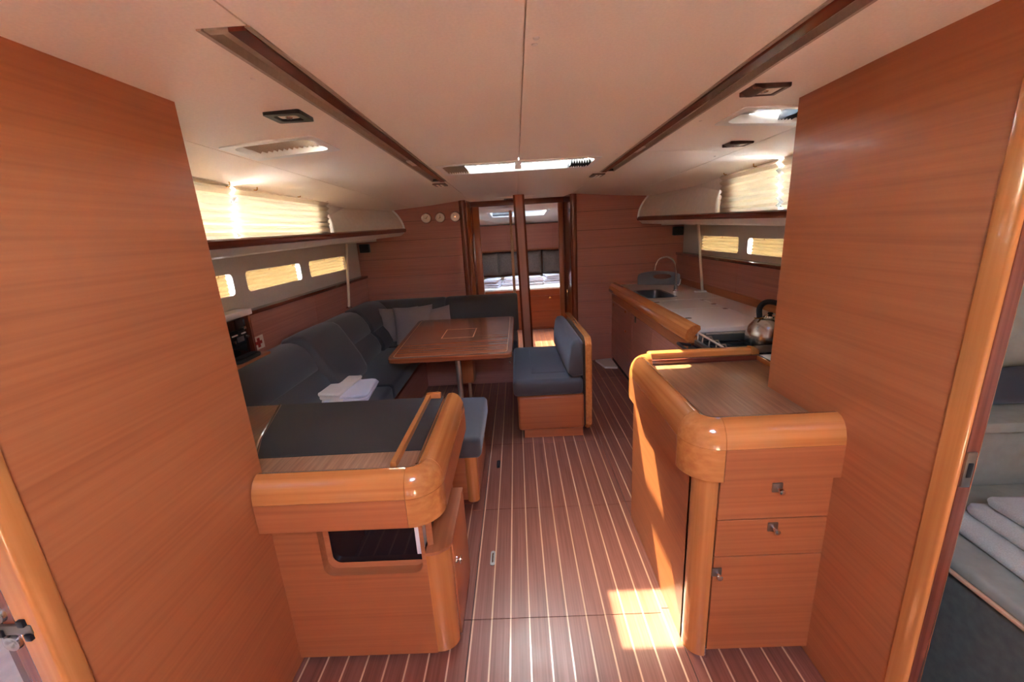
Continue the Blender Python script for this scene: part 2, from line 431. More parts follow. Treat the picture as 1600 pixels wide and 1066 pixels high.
# port hatch, shade closed
o, i = hatch('window_2', H_PORT, 'small roof hatch closed by a tan pleated shade, beside the square lamp', 0.045, 0.04)
zt = zc(-0.88, 1.75)+0.035
part('pleated_shade', pleats(B(), lambda a, b, d: Vector((b, a, zc(b, a)+0.022+d)), i[2]-0.012, i[3]+0.012, i[0]-0.012, i[1]-0.03, 13, 0.008), 'shade_tan', o, angle=0.2)
part('shade_rail', bx(i[1]-0.040, i[1]-0.018, i[2], i[3], zt-0.018, zt-0.002, 0.003), 'coaming_white', o)
part('hatch_pane', bx(i[0], i[1], i[2], i[3], zt+0.012, zt+0.02), 'glass', o, smooth=False)
# starboard hatch, open to the sky
o, i = hatch('window_3', H_STBD, 'small roof hatch showing blue sky, near the wooden bulkhead on the galley side', 0.03, 0.045)
zt = zc(0.98, 1.73)+0.034
fr = B()
for a, b, c, d in ((i[0]-0.01, i[1]+0.01, i[2]-0.01, i[2]+0.02), (i[0]-0.01, i[1]+0.01, i[3]-0.045, i[3]+0.01), (i[0]-0.01, 0.946, i[2], i[3]), (i[1]-0.03, i[1]+0.01, i[2], i[3])):
    box(fr, a, b, c, d, zt-0.005, zt+0.008, 0.002, 1)
part('hatch_frame', fr, 'coaming_white', o)
part('hatch_pane', bx(i[0], i[1], i[2], i[3], zt, zt+0.006), 'blue_tint_glass', o, smooth=False)
part('folded_shade', pleats(B(), PX(zt-0.02), i[2]+0.01, i[3]-0.01, i[1]-0.07, i[1]-0.005, 5, 0.016), 'shade_dark', o, angle=0.2)

# handrail troughs
def trough(t, label, inner_right):
    o = thing('ceiling_handrail', label, 'handrail', ((t[0]+t[1])/2, (t[2]+t[3])/2, zc(t[0], t[2])))
    z = lambda y: zc((t[0]+t[1])/2, y)
    bm = B()
    sec = lambda y: [Vector((t[0]-0.006, y, z(y)-0.003)), Vector((t[0]+0.003, y, z(y)-0.003)), Vector((t[0]+0.008, y, z(y)+0.014)), Vector((t[1]-0.008, y, z(y)+0.014)), Vector((t[1]-0.003, y, z(y)-0.003)), Vector((t[1]+0.006, y, z(y)-0.003)), Vector((t[1]+0.006, y, z(y)+0.05)), Vector((t[0]-0.006, y, z(y)+0.05))]
    loft(bm, [sec(t[2]), sec(t[2]+0.3*(t[3]-t[2])), sec(t[2]+0.7*(t[3]-t[2])), sec(t[3])])
    part('recess_liner', bm, 'trough_tan', o, angle=0.4)
    a, b = (t[1]-0.036, t[1]-0.004) if inner_right else (t[0]+0.004, t[0]+0.036)
    bm = B(); sec = lambda y: [Vector((a, y, z(y)-0.006)), Vector((b, y, z(y)-0.006)), Vector((b, y, z(y)+0.013)), Vector((a, y, z(y)+0.013))]
    loft(bm, [sec(t[2]+0.004), sec((t[2]+t[3])/2), sec(t[3]-0.004)])
    part('wooden_rail', bm, 'mahogany_y', o, angle=0.4)
    for y in (t[2]+0.004, t[3]-0.03):
        part('end_stop', bx(t[0]+0.004, t[1]-0.004, y, y+0.02, z(y)-0.002, z(y)+0.013, 0.003), 'black' if y > 2 else 'trough_tan', o)
    m = t[3]-0.75
    part('reading_light', bx((t[0] if inner_right else t[0]+0.04)+0.006, (t[1]-0.04 if inner_right else t[1])-0.006, m, m+0.14, z(m)+0.005, z(m)+0.013, 0.002), 'white_plastic', o)
    return o
trough(T_PORT, 'long dark wooden ceiling handrail over the settee side', True)
trough(T_STBD, 'long dark wooden ceiling handrail over the galley side', False)
def switch_plate(x, y, label):
    z = zc(x, y)
    o = thing('switch_plate', label, 'switch panel', (x, y, z), 'brown ceiling switch plates')
    part('plate', bx(x-0.045, x+0.045, y-0.075, y+0.075, z-0.008, z+0.002, 0.003), 'plate_brown', o)
    for k in range(3):
        yy = y-0.045+0.045*k
        for s in (-1, 1): part('toggle', bx(x+s*0.014-0.006, x+s*0.014+0.010, yy-0.006, yy+0.006, z-0.013, z-0.006, 0.002), 'white_plastic', o)
switch_plate(-0.527, 3.21, 'brown switch plate with white toggles at the settee-side handrail end')
switch_plate(0.61, 3.20, 'brown switch plate with white toggles at the galley-side handrail end')
def ceiling_lamp(x, y, label, wedge=False):
    z = zc(x, y)
    o = thing('ceiling_lamp', label, 'lamp', (x, y, z))
    s = 0.055
    if not wedge:
        bm = ring(B(), lambda a, b, d: Vector((a, b, z+d)), (x-s, x+s, y-s*0.9, y+s*0.9), (x-s+0.02, x+s-0.02, y-s*0.9+0.02, y+s*0.9-0.02), -0.009, 0.003, 0.008, 0.01, 0.0)
        part('lamp_frame', bm, 'black', o)
        part('lens', lathe(B(), [(0.0, -0.006), (0.02, -0.005), (0.034, -0.001), (0.036, 0.002)], (x, y, z), 20), 'dial_white', o)
        part('bulb', lathe(B(), [(0.0, -0.012), (0.008, -0.010), (0.012, -0.004)], (x, y, z), 12), 'steel', o)
    else:
        bm = B()
        extrude_poly(bm, [Vector((x-s, y+s*0.8, z)), Vector((x-s, y-s*0.8, z)), Vector((x-s*0.6, y-s*0.8, z-0.013)), Vector((x-s*0.6, y+s*0.8, z-0.013))], (0.02, 0, 0))
        box(bm, x-s, x+s, y-s*0.8, y-s*0.6, z-0.013, z+0.002, 0.003, 1)
        box(bm, x-s, x+s, y+s*0.6, y+s*0.8, z-0.013, z+0.002, 0.003, 1)
        box(bm, x+s*0.7, x+s, y-s*0.8, y+s*0.8, z-0.013, z+0.002, 0.003, 1)
        part('lamp_frame', bm, 'plate_brown', o)
        part('lens', bx(x-s*0.7, x+s*0.7, y-s*0.6, y+s*0.6, z-0.011, z-0.002, 0.004), 'dial_white', o)
        part('bulb', lathe(B(), [(0.0, -0.015), (0.01, -0.013), (0.014, -0.009)], (x, y, z), 12), 'steel', o)
ceiling_lamp(-0.667, 1.387, 'flush square lamp with black frame and round lens beside the shaded hatch')
ceiling_lamp(0.775, 1.413, 'brown framed surface lamp between the galley handrail and the blue hatch', True)
ceiling_lamp(1.085, 2.17, 'small surface lamp on the galley ceiling just forward of the blue hatch', True)
ceiling_lamp(-0.05, 4.85, 'tiny flush lamp before the doorway in the forward bulkhead')

# ------------------------------------------------------------------ bulkheads beside the camera
ZT = 1.90
tag(part('bounce_sheet', extrude_poly(B(), [Vector((a, b, 0.001)) for a, b in rloop(-0.72, 0.82, -3.1, -1.25, 0.04)], (0, 0, 0.012)), 'bounce_cream', loc=(0.05, -2.2, 0.001)), 'cream sheet added on the unseen floor behind the camera to bounce sunlight', 'reflector')  # unseen, added to throw sunlight up onto ceiling and bulkheads
wl = struct('wall_left', bx(-0.895, -0.87, 0.605, 1.203, 0, 1.90, 0.002, 1), 'veneer_y', 'tall wooden bulkhead panel behind the chart table end', 'wall')
wr = struct('wall_right', bx(0.95, 0.978, 0.862, 1.525, 0, 1.90, 0.002, 1), 'veneer_y', 'tall wooden bulkhead panel rising from the drawer counter', 'wall')
def post(name, x0, x1, y0, y1, label):
    bm = B()
    lp = rloop(x0, x1, y0, y1, 0.006, 3)
    extrude_poly(bm, [Vector((a, b, 0)) for a, b in lp], (0, 0, 1.90))
    return struct(name, bm, 'solid_z', label, 'door frame')
dl = post('door_1', -0.91, -0.863, 0.568, 0.611, 'orange wooden door post beside the settee-side bulkhead, steel latch on its edge')
dr = post('door_2', 0.942, 0.985, 0.815, 0.868, 'orange wooden door post with brass strike plate, beside the galley-side bulkhead')
part('door_stop', bx(-0.948, -0.875, 0.572, 0.60, 0, 1.9, 0.002), 'mahogany_z', dl)
part('door_stop', bx(0.950, 0.978, 0.8125, 0.85, 0, 1.9, 0.002), 'mahogany_z', dr)
sp = part('strike_plate', bx(0.950, 0.970, 0.808, 0.8135, 0.90, 0.985, 0.0015), 'brushed', dr)
part('latch_hole', bx(0.955, 0.965, 0.806, 0.810, 0.925, 0.96, 0.001), 'black', sp)
lt = part('latch_plate', bx(-0.946, -0.880, 0.566, 0.573, 0.862, 0.882, 0.002), 'brushed', dl)
for dx, dz in ((-0.936, 0.902), (-0.928, 0.842)):
    part('screw_cup', lathe(B(), [(0.0, 0.0), (0.008, -0.004), (0.015, -0.005), (0.0165, 0.001)], (dx, 0.571, dz), 16, 'y'), 'steel', lt)
for dx, dz in ((-0.892, 0.888), (-0.888, 0.858), (-0.936, 0.868)):
    part('latch_bolt', bx(dx-0.006, dx+0.006, 0.562, 0.572, dz-0.007, dz+0.007, 0.0015), 'black', lt)
# bulkheads closing the aft cabins, aft end, cabin sides
struct('wall_back', bx(-2.1, 2.2, -3.25, -3.22, 0, 1.92), 'veneer_x', 'wooden aft bulkhead behind the camera', 'wall', smooth=False)
struct('trim_1', bx(-2.1, -0.893, 1.172, 1.20, 0, 1.86), 'veneer_x', 'bulkhead between port aft cabin and saloon', 'wall', smooth=False)
struct('trim_2', bx(0.976, 2.2, 1.505, 1.527, 0, 1.86), 'veneer_x', 'bulkhead between starboard aft cabin and galley', 'wall', smooth=False)
def side_wall(x, ya, yb, za, zb, holes, name, label, mat='hull_liner', lean=0.0, depth=0.03):
    sgn = -1 if x < 0 else 1
    P = lambda a, b, d: Vector((x+lean*(b-za)+sgn*d, a, b))
    bm = holed(B(), P, [ya, yb], [za, zb], holes, 0.028, 5, depth)
    return struct(name, bm, mat, label, 'wall', angle=0.5)
side_wall(-2.1, -3.22, 1.18, 0, 1.86, [], 'wall_aft_left', 'white hull side of the port aft cabin')
side_wall(2.2, -3.22, 1.52, 0, 1.86, [], 'wall_aft_right', 'white hull side of the starboard aft cabin')

# ------------------------------------------------------------------ forward bulkhead
def fwd_panels(parent, x0, x1):
    zs = [0.0, 0.315, 0.507, 0.70, 0.892, 1.083, 1.275, 1.465, 1.658, 1.90]
    for a, b in zip(zs, zs[1:]):
        top = b-0.003 if b < 1.9 else 1.86
        part('wall_panel', bx(x0, x1, 4.6, 4.612, a, top, 0.0015, 1), 'dark_veneer_x', parent)
wf = struct('wall_front', bx(-1.85, -0.535, 4.612, 4.64, 0, 1.90), 'dark_gap', 'dark wooden forward bulkhead of grooved panels behind the settee', 'wall', smooth=False)
fwd_panels(wf, -1.85, -0.535)
wg = struct('wall_front_galley', bx(0.62, 1.95, 4.612, 4.64, 0, 1.90), 'dark_gap', 'dark wooden forward bulkhead of grooved panels beside the galley sink', 'wall', smooth=False)
fwd_panels(wg, 0.62, 1.95)
def round_post(name, c, y0, y1, hw, z1, mat, label):
    bm = B(); extrude_poly(bm, [Vector((a, b, 0)) for a, b in rloop(c-hw, c+hw, y0, y1, min(hw, (y1-y0)/2)*0.95, 5)], (0, 0, z1))
    return struct(name, bm, mat, label, 'trim')
round_post('trim_3', -0.545, 4.565, 4.63, 0.035, 1.86, 'mahogany_z', 'dark rounded wooden corner post right of the three gauges')
round_post('trim_4', 0.625, 4.565, 4.63, 0.035, 1.86, 'mahogany_z', 'dark rounded wooden corner post at the galley side of the doorway')
struct('trim_5', extrude_poly(B(), [Vector(p) for p in ((-0.53, 4.63, 0), (-0.49, 5.0, 0), (-0.52, 5.0, 0), (-0.56, 4.63, 0))], (0, 0, 1.86)), 'solid_z', 'glossy wooden return at the settee side of the doorway', 'trim')
dd = struct('door_3', extrude_poly(B(), [Vector(p) for p in ((0.605, 4.63, 0), (0.565, 5.0, 0), (0.60, 5.0, 0), (0.64, 4.63, 0))], (0, 0, 1.86)), 'mahogany_z', 'glossy folded door leaf at the galley side of the doorway', 'door')
part('door_catch', bx(0.572, 0.582, 4.88, 4.91, 0.72, 0.80, 0.002), 'brass', dd)
jm = struct('door_4', bx(-0.52, 0.60, 4.99, 5.02, 1.785, 1.87, 0.003), 'mahogany_x', 'wooden door head and jambs of the forward cabin', 'door frame')
part('door_jamb', bx(-0.475, -0.405, 4.98, 5.04, 0, 1.786, 0.006), 'veneer_z', jm)
part('door_jamb', bx(-0.53, -0.475, 5.0, 5.04, 0, 1.786, 0.003), 'mahogany_z', jm)
part('door_jamb', bx(0.505, 0.555, 4.98, 5.04, 0, 1.786, 0.006), 'veneer_z', jm)
part('door_jamb', bx(0.555, 0.61, 5.0, 5.04, 0, 1.786, 0.003), 'mahogany_z', jm)
# mast post
mp = thing('mast_post', 'tall varnished wooden mast post between the table and the doorway', 'post', (0.06, 4.5, 0))
def pl(z, hw, hd):
    cx = 0.053+(1.86-z)*0.018
    return [Vector((cx+a, 4.5+b, z)) for a, b in rloop(-hw, hw, -hd, hd, 0.025, 4)]
part('column', loft(B(), [pl(z, 0.058, 0.05) for z in (0.0, 0.6, 1.2, 1.853)]), 'mahogany_z', mp)
part('front_strip', loft(B(), [[Vector((0.053+(1.86-z)*0.018+a, 4.5+b, z)) for a, b in ((-0.036, -0.056), (0.036, -0.056), (0.036, -0.048), (-0.036, -0.048))] for z in (0.0, 0.9, 1.85)]), 'dark_veneer_z', mp)

# ------------------------------------------------------------------ hull sides
hl = side_wall(-1.72, 1.2, 4.62, 0, 1.50, [(1.75, 2.515, 1.21, 1.347), (2.635, 3.335, 1.212, 1.349), (3.475, 4.23, 1.213, 1.354)], 'wall_hull_left', 'pale hull side above the settee with three yellow blind windows')
hr = side_wall(1.80, 1.52, 4.62, 0, 1.50, [(1.9, 3.33, 1.222, 1.352), (3.46, 4.18, 1.218, 1.358)], 'wall_hull_right', 'pale hull side above the galley with two yellow blind windows')
def port_window(n, x, a0, a1, b0, b1, label, blabel, gap_at):
    s = -1 if x < 0 else 1
    o = thing('window_%d' % n, label, 'window', (x, (a0+a1)/2, b0), kind='structure')
    part('pane', bx(min(x+s*0.05, x+s*0.056), max(x+s*0.05, x+s*0.056), a0-0.02, a1+0.02, b0-0.02, b1+0.02), 'glass', o, smooth=False)
    bl = thing('pleated_blind', blabel, 'blind', (x+s*0.018, (a0+a1)/2, b0), 'yellow blinds of the hull windows')
    ga, gb = a0-0.015, a1+0.015
    if gap_at == 'hi': gb = a1-0.025
    if gap_at == 'lo': ga = a0+0.03
    P = lambda a, b, d: Vector((x+s*(0.022+d), a, b))
    part('cloth', pleats(B(), P, ga, gb, b0-0.01, b1+0.012, 6, 0.008, 0.9), 'blind_yellow', bl, angle=0.2)
    for q in (0.4, 0.85):
        yy = a0+(a1-a0)*q
        part('hook', tube(B(), [(x+s*0.004, yy, b1-0.002), (x+s*0.004, yy+0.004, b1-0.012), (x+s*0.006, yy-0.004, b1-0.016)], 0.002, 6), 'brass', bl)
port_window(4, -1.72, 1.75, 2.515, 1.21, 1.347, 'hull window beside the wooden bulkhead above the radio shelf', 'yellow pleated blind of the hull window above the radio niche', 'hi')
port_window(5, -1.72, 2.635, 3.335, 1.212, 1.349, 'middle hull window above the settee', 'yellow pleated blind of the middle window above the settee', 'hi')
port_window(6, -1.72, 3.475, 4.23, 1.213, 1.354, 'hull window above the settee crossed by the steel pole', 'yellow pleated blind of the settee window next to the steel pole', '')
port_window(7, 1.80, 3.46, 4.18, 1.218, 1.358, 'hull window above the galley next to the leaning pole', 'yellow pleated blind of the galley window next to the leaning pole', '')
port_window(8, 1.80, 1.9, 3.33, 1.222, 1.352, 'hull window above the galley partly hidden by the wooden bulkhead', 'yellow pleated blind of the galley window cut off by the bulkhead', 'hi')

# wood lining under the hull windows
lin_l = thing('side_lining', 'reddish wooden lining with ledge behind the settee back', 'panelling', (-1.69, 3.3, 0.45), kind='structure')
for y0, y1 in ((1.2, 2.20), (2.47, 3.35), (3.353, 4.598)):
    part('lining_panel', bx(-1.70, -1.665, y0, y1, 0.4, 1.085, 0.002, 1), 'dark_veneer_y', lin_l)
part('lining_panel', bx(-1.70, -1.665, 2.20, 2.47, 0.4, 0.855, 0.002, 1), 'dark_veneer_y', lin_l)
part('ledge', bx(-1.72, -1.645, 2.40, 4.598, 1.086, 1.112, 0.006), 'mahogany_y', lin_l)
part('ledge', bx(-1.72, -1.62, 1.2, 2.475, 1.10, 1.135, 0.006), 'worktop', lin_l)
part('niche_side', bx(-1.70, -1.64, 2.455, 2.475, 0.855, 1.10, 0.002), 'mahogany_z', lin_l)
part('niche_shelf', bx(-1.70, -1.56, 1.2, 2.475, 0.845, 0.862, 0.003), 'veneer_y', lin_l)
lin_r = thing('side_lining', 'reddish wooden splashback with ledge behind the galley worktop', 'panelling', (1.76, 3.3, 0.86), kind='structure')
for y0, y1 in ((1.53, 3.323), (3.327, 4.598)):
    part('lining_panel', bx(1.735, 1.77, y0, y1, 0.80, 1.155, 0.002, 1), 'dark_veneer_y', lin_r)
part('ledge', bx(1.72, 1.80, 1.53, 4.598, 1.156, 1.182, 0.006), 'mahogany_y', lin_r)
part('lining_foot', bx(1.725, 1.737, 1.53, 4.598, 0.865, 0.925, 0.003), 'veneer_y', lin_r)

# shelves with trim, cabin sides, upper windows
def shelf(pts, wallx, label, lab2):
    o = thing('side_shelf', label, 'shelf', tuple(pts[0]))
    s = -1 if wallx < 0 else 1
    bm = B(); loops = []
    for x, y, z in pts:
        loops.append([Vector((x+s*a, y, z+b)) for a, b in ((0.0, 0.004), (0.0, 0.022), (0.008, 0.03), (0.026, 0.03), (0.03, 0.022), (0.03, -0.004), (0.02, -0.012), (0.008, -0.010))])
    part('shelf_trim', loft(bm, loops), 'mahogany_y', o)
    bm = B(); loops = []
    for x, y, z in pts:
        loops.append([Vector((x+s*0.02, y, z)), Vector((wallx, y, z-0.06)), Vector((wallx, y, z-0.08)), Vector((x+s*0.06, y, z-0.045)), Vector((x+s*0.02, y, z-0.012))])
    part('shelf_board', loft(bm, loops), 'moulding_white', o, angle=0.4)
def track(a, b, n=8):
    return [(a[0]+(b[0]-a[0])*t+0.03*math.sin(math.pi*t)*(-1 if a[0] < 0 else 1), a[1]+(b[1]-a[1])*t, a[2]+(b[2]-a[2])*t) for t in (k/n for k in range(n+1))]
shelf(track((-1.24, 1.2, 1.492), (-1.165, 4.60, 1.56)), -1.72, 'white side shelf with dark wooden edge trim above the settee windows', '')
shelf(track((1.36, 1.53, 1.486), (1.295, 4.60, 1.545)), 1.80, 'white side shelf with dark wooden edge trim above the galley windows', '')
side_wall(-1.50, 1.2, 4.62, 1.47, 1.87, [(1.45, 3.20, 1.545, 1.775)], 'wall_coachroof_left', 'white coachroof side behind the settee-side blinds', 'moulding_white', 0.12)
side_wall(1.56, 1.52, 4.62, 1.47, 1.87, [(1.65, 3.02, 1.545, 1.775)], 'wall_coachroof_right', 'white coachroof side behind the galley-side blinds', 'moulding_white', -0.12)
def deck_window(n, x, a0, a1, label):
    s = -1 if x < 0 else 1
    o = thing('window_%d' % n, label, 'window', (x, (a0+a1)/2, 1.53), kind='structure')
    part('pane', bx(min(x+s*0.045, x+s*0.052), max(x+s*0.045, x+s*0.052), a0, a1, 1.52, 1.80), 'glass', o, smooth=False)
deck_window(9, -1.48, 1.42, 3.24, 'long coachroof window behind the cream blinds above the settee shelf')
deck_window(10, 1.54, 1.62, 3.05, 'long coachroof window behind the cream blinds above the galley shelf')
def deck_blind(x, a0, a1, z0, z1, label, rag=0):
    s = -1 if x < 0 else 1
    o = thing('pleated_blind', label, 'blind', (x, (a0+a1)/2, z0))
    P = lambda a, b, d: Vector((x-s*0.10*(b-z0)+s*d, a, b))
    part('cloth', pleats(B(), P, a0, a1, z0, z1, 8, 0.017, 0.7), 'blind_cream', o, angle=0.2)
    top = P(0, z1, 0).x-s*0.014
    part('head_rail', bx(min(top, top+s*0.012), max(top, top+s*0.012), a0-0.014, a1+0.014, z1-0.008, z1+0.012, 0.002), 'blind_cream', o)
    for q in (0.25, 0.8) if a1-a0 < 0.9 else (0.12, 0.55, 0.93):
        yy = a0+(a1-a0)*q
        part('hook', tube(B(), smoothcurve([(top, yy, z1), (top-s*0.02, yy+0.006, z1-0.004), (top-s*0.022, yy+0.002, z1-0.028), (top-s*0.008, yy-0.006, z1-0.03)], 4), 0.0035, 6), 'brass', o)
deck_blind(-1.452, 1.3, 2.215, 1.515, 1.815, 'cream pleated blind above the settee shelf, nearer the wooden bulkhead')
deck_blind(-1.452, 2.245, 3.335, 1.515, 1.82, 'wide cream pleated blind above the settee shelf, next to the white locker cover')
deck_blind(1.505, 2.50, 3.16, 1.52, 1.82, 'cream pleated blind above the galley shelf, next to the white locker cover')
deck_blind(1.505, 1.6, 2.455, 1.52, 1.82, 'cream pleated blind above the galley shelf, cut off by the wooden bulkhead')
def locker_cover(pa, pb, label):
    """white curved cover over the outboard shelf, arched at both ends"""
    o = thing('locker_cover', label, 'locker', (pa[0], (pa[1]+pb[1])/2, 1.54))
    s = -1 if pa[0] < 0 else 1
    def arch(t, grow=0.0):
        x = pa[0]+(pb[0]-pa[0])*t; y = pa[1]+(pb[1]-pa[1])*t
        z0 = 1.505+0.055*t+(0.0 if s < 0 else -0.005); z1 = zc(x+s*0.08, y)-0.003
        out = []
        for k in range(9):
            a = k/8; bulge = math.sin(a*math.pi*0.5)
            out.append(Vector((x-s*grow+s*0.10*(a**2.2), y-(0.09*(1-a)**1.5 if t < 0.5 else 0)*(1 if t == 0 else 0), z0+(z1-z0)*a)))
        return out
    bm = B(); rows = [arch(t) for t in (0, 0.25, 0.5, 0.75, 1.0)]
    loops = [r+[Vector((v.x+s*0.02, v.y, v.z)) for v in r[::-1]] for r in rows]
    part('cover', loft(bm, loops), 'moulding_white', o, angle=0.5)
    for t, off in ((0, 0.0), (1.0, -0.012)):
        r = arch(t, 0.005)
        part('edge_strip', tube(B(), [Vector((v.x, v.y+off, v.z)) for v in r], 0.011, 8), 'coaming_white', o)
    return o
locker_cover((-1.43, 3.44), (-1.185, 4.59), 'white curved locker cover above the settee shelf by the gauges')
locker_cover((1.485, 3.27), (1.31, 4.59), 'white curved locker cover above the galley shelf by the sink')

# support poles
def pole(p0, p1, label, foot):
    o = thing('support_pole', label, 'pole', tuple(p0))
    part('tube', tube(B(), [p0, p1], 0.0125, 14), 'satin_metal', o)
    if foot: part('foot', extrude_poly(B(), [Vector((p0[0]+a, p0[1]+b, p0[2])) for a, b in rloop(-0.07, 0.07, -0.03, 0.03, 0.025)], (0, 0, 0.012)), 'white_plastic', o)
    else: part('foot', lathe(B(), [(0.028, 0.0), (0.028, 0.006), (0.016, 0.012)], p0, 16), 'steel', o)
    part('top_flange', lathe(B(), [(0.016, -0.012), (0.028, -0.004), (0.028, 0.002)], p1, 16), 'steel', o)
pole((-1.60, 3.857, 0.885), (-1.60, 4.03, 1.487), 'upright steel pole from settee back to shelf', False)
pole((1.700, 3.840, 0.861), (1.62, 3.83, 1.475), 'leaning steel pole on white foot from galley worktop to shelf', True)

# ------------------------------------------------------------------ fiddle profile (u outward from inner edge, z)
def fiddle_prof(zb, zm, zt, w, zi):
    pts = [(0.012, zi)]
    for k in range(9):
        a = math.pi*(0.5+0.30)-(math.pi*0.80)*k/8
        pts.append((w*0.52+w*0.48*math.cos(a), zm+(zt-zm)*max(0.0, math.sin(a))))
    return pts
def fiddle(o, line0, line1, outward, zb, zm, zt, w, zi, mats, names):
    """rounded solid cap over a flat veneer band, swept from line0 to line1 (inner edge)"""
    a, b, n = Vector(line0), Vector(line1), Vector(outward)
    t = (b-a).normalized()*0.0013; a, b = a+t, b-t
    cap = fiddle_prof(zb, zm, zt, w, zi)+[(w*0.3, zm)]
    band = [(w*0.45, zb), (w*0.45, zm-0.0013), (w, zm-0.0013), (w, zb)]
    for nm, pr, mt in ((names[0], cap, mats[0]), (names[1], band, mats[1])):
        g = 0.001
        part(nm, loft(B(), [[p+n*u+Vector((0, 0, z)) for u, z in pr] for p in (a, b)]), mt, o, angle=0.5)
def corner(o, c, a0, a1, zb, zm, zt, w, zi, mat):
    """quarter turn of the same profile"""
    cap = fiddle_prof(zb, zm, zt, w, zi)
    for nm, pr in (('corner_cap', cap+[(0.0, zm)]), ('corner_band', [(0.0, zb), (0.0, zm-0.0013), (w, zm-0.0013), (w, zb)])):
        bm = B(); rows = []
        for k in range(13):
            t = a0+(a1-a0)*k/12
            d = Vector((math.cos(t), math.sin(t), 0)); rows.append([Vector(c)+d*max(u, 0.0008)+Vector((0, 0, z)) for u, z in pr])
        part(nm, loft(bm, rows), mat, o, angle=0.5)

# ------------------------------------------------------------------ chart table
ct = thing('chart_table', 'wooden chart table with black leather top and thick rounded edge', 'table', (-0.6, 1.5, 0))
FB, FM, FT, FW = 0.607, 0.710, 0.792, 0.105
fx0, fx1 = -0.868, -0.385                        # front fiddle runs in x
fy_in = 1.225                                     # inner line of front fiddle
fiddle(ct, (fx0, fy_in, 0), (fx1, fy_in, 0), (0, -1, 0), FB, FM, FT, FW, 0.772, ('solid_x', 'veneer_x'), ('edge_cap', 'edge_band'))
corner(ct, (fx1, fy_in, 0), -math.pi/2, 0, FB, FM, FT, FW, 0.772, 'solid_x')
fiddle(ct, (fx1, fy_in, 0), (fx1, 1.80, 0), (1, 0, 0), FB, FM, FT, FW, 0.772, ('solid_y', 'veneer_y'), ('edge_cap', 'edge_band'))
part('desk_top', bx(-1.5, -0.37, 1.20, 1.80, 0.745, 0.772, 0.002), 'counter_wood', ct)
part('leather_pad', extrude_poly(B(), [Vector(p) for p in ((-0.95, 1.305, 0.7715), (-0.37, 1.312, 0.7715), (-0.37, 1.792, 0.7715), (-1.13, 1.792, 0.7715), (-1.02, 1.45, 0.7715))], (0, 0, 0.004)), 'desk_leather', ct)
part('pad_edge', extrude_poly(B(), [Vector(p) for p in ((-0.955, 1.30, 0.771), (-1.025, 1.45, 0.771), (-1.137, 1.797, 0.771), (-1.142, 1.797, 0.771), (-1.032, 1.45, 0.771), (-0.963, 1.30, 0.771))], (0, 0, 0.007)), 'mahogany_y', ct)
# pencil rail
rl = part('pencil_rail', loft(B(), [[Vector((-0.447+a, y, 0.7745+b)) for a, b in ((0, 0), (0.022, 0), (0.022, 0.022), (0.004, 0.022))] for y in (1.20, 1.795)]), 'solid_y', ct)
part('rail_end', bx(-0.447, -0.38, 1.775, 1.80, 0.7745, 0.800, 0.003), 'solid_x', ct)
# body: front with rounded opening
Pf = lambda a, b, d: Vector((a, 1.178+d, b))
part('front_panel', holed(B(), Pf, [-0.872, -0.36], [0.02, 0.61], [(-0.722, -0.37, 0.375, 0.602)], 0.035, 5, 0.035), 'veneer_x', ct, angle=0.5)
part('plinth', bx(-0.86, -0.36, 1.20, 1.5, 0, 0.03), 'dark_gap', ct, smooth=False)
part('opening_frame', loft(B(), [[Vector((a, 1.213, b)) for a, b in rloop(-0.718, -0.36, 0.379, 0.62, 0.033)], [Vector((a, 1.22, b)) for a, b in rloop(-0.702, -0.34, 0.396, 0.62, 0.03)]], cap=False), 'veneer_x', ct)
part('acrylic_panel', bx(-0.73, -0.385, 1.222, 1.230, 0.37, 0.62), 'gloss_black', ct, smooth=False)
part('acrylic_edge', bx(-0.392, -0.372, 1.19, 1.32, 0.445, 0.605, 0.002), 'white_plastic', ct)
part('back_panel', bx(-1.5, -0.40, 1.77, 1.79, 0, 0.745), 'veneer_x', ct, smooth=False)
part('side_panel', bx(-0.385, -0.37, 1.32, 1.79, 0.03, 0.745), 'veneer_y', ct, smooth=False)
lg = B(); lp = [(-0.36, 1.178), (-0.36, 1.55), (-0.285, 1.55)] + [(-0.285-0.065*(1-math.cos(t)), 1.178+0.055-0.065*math.sin(t)*0.85) for t in (math.pi/2*k/6 for k in range(7))]
extrude_poly(lg, [Vector((a, b, 0.025)) for a, b in lp], (0, 0, 0.42))
part('side_locker', lg, 'solid_z', ct)
part('locker_side', bx(-0.287, -0.279, 1.245, 1.55, 0.03, 0.44, 0.002), 'veneer_y', ct)
part('locker_top', extrude_poly(B(), [Vector((a-0.002 if a < -0.3 else a+0.006, b, 0.445)) for a, b in lp], (0, 0, 0.012)), 'veneer_y', ct)
lk = part('lock_knob', lathe(B(), [(0.0, 0.022), (0.006, 0.02), (0.006, 0.006), (0.012, 0.004), (0.013, 0.0)], (-0.279, 1.28, 0.335), 14, 'x'), 'chrome', ct)
part('lock_wings', bx(-0.268, -0.262, 1.262, 1.298, 0.329, 0.341, 0.002), 'chrome', lk)

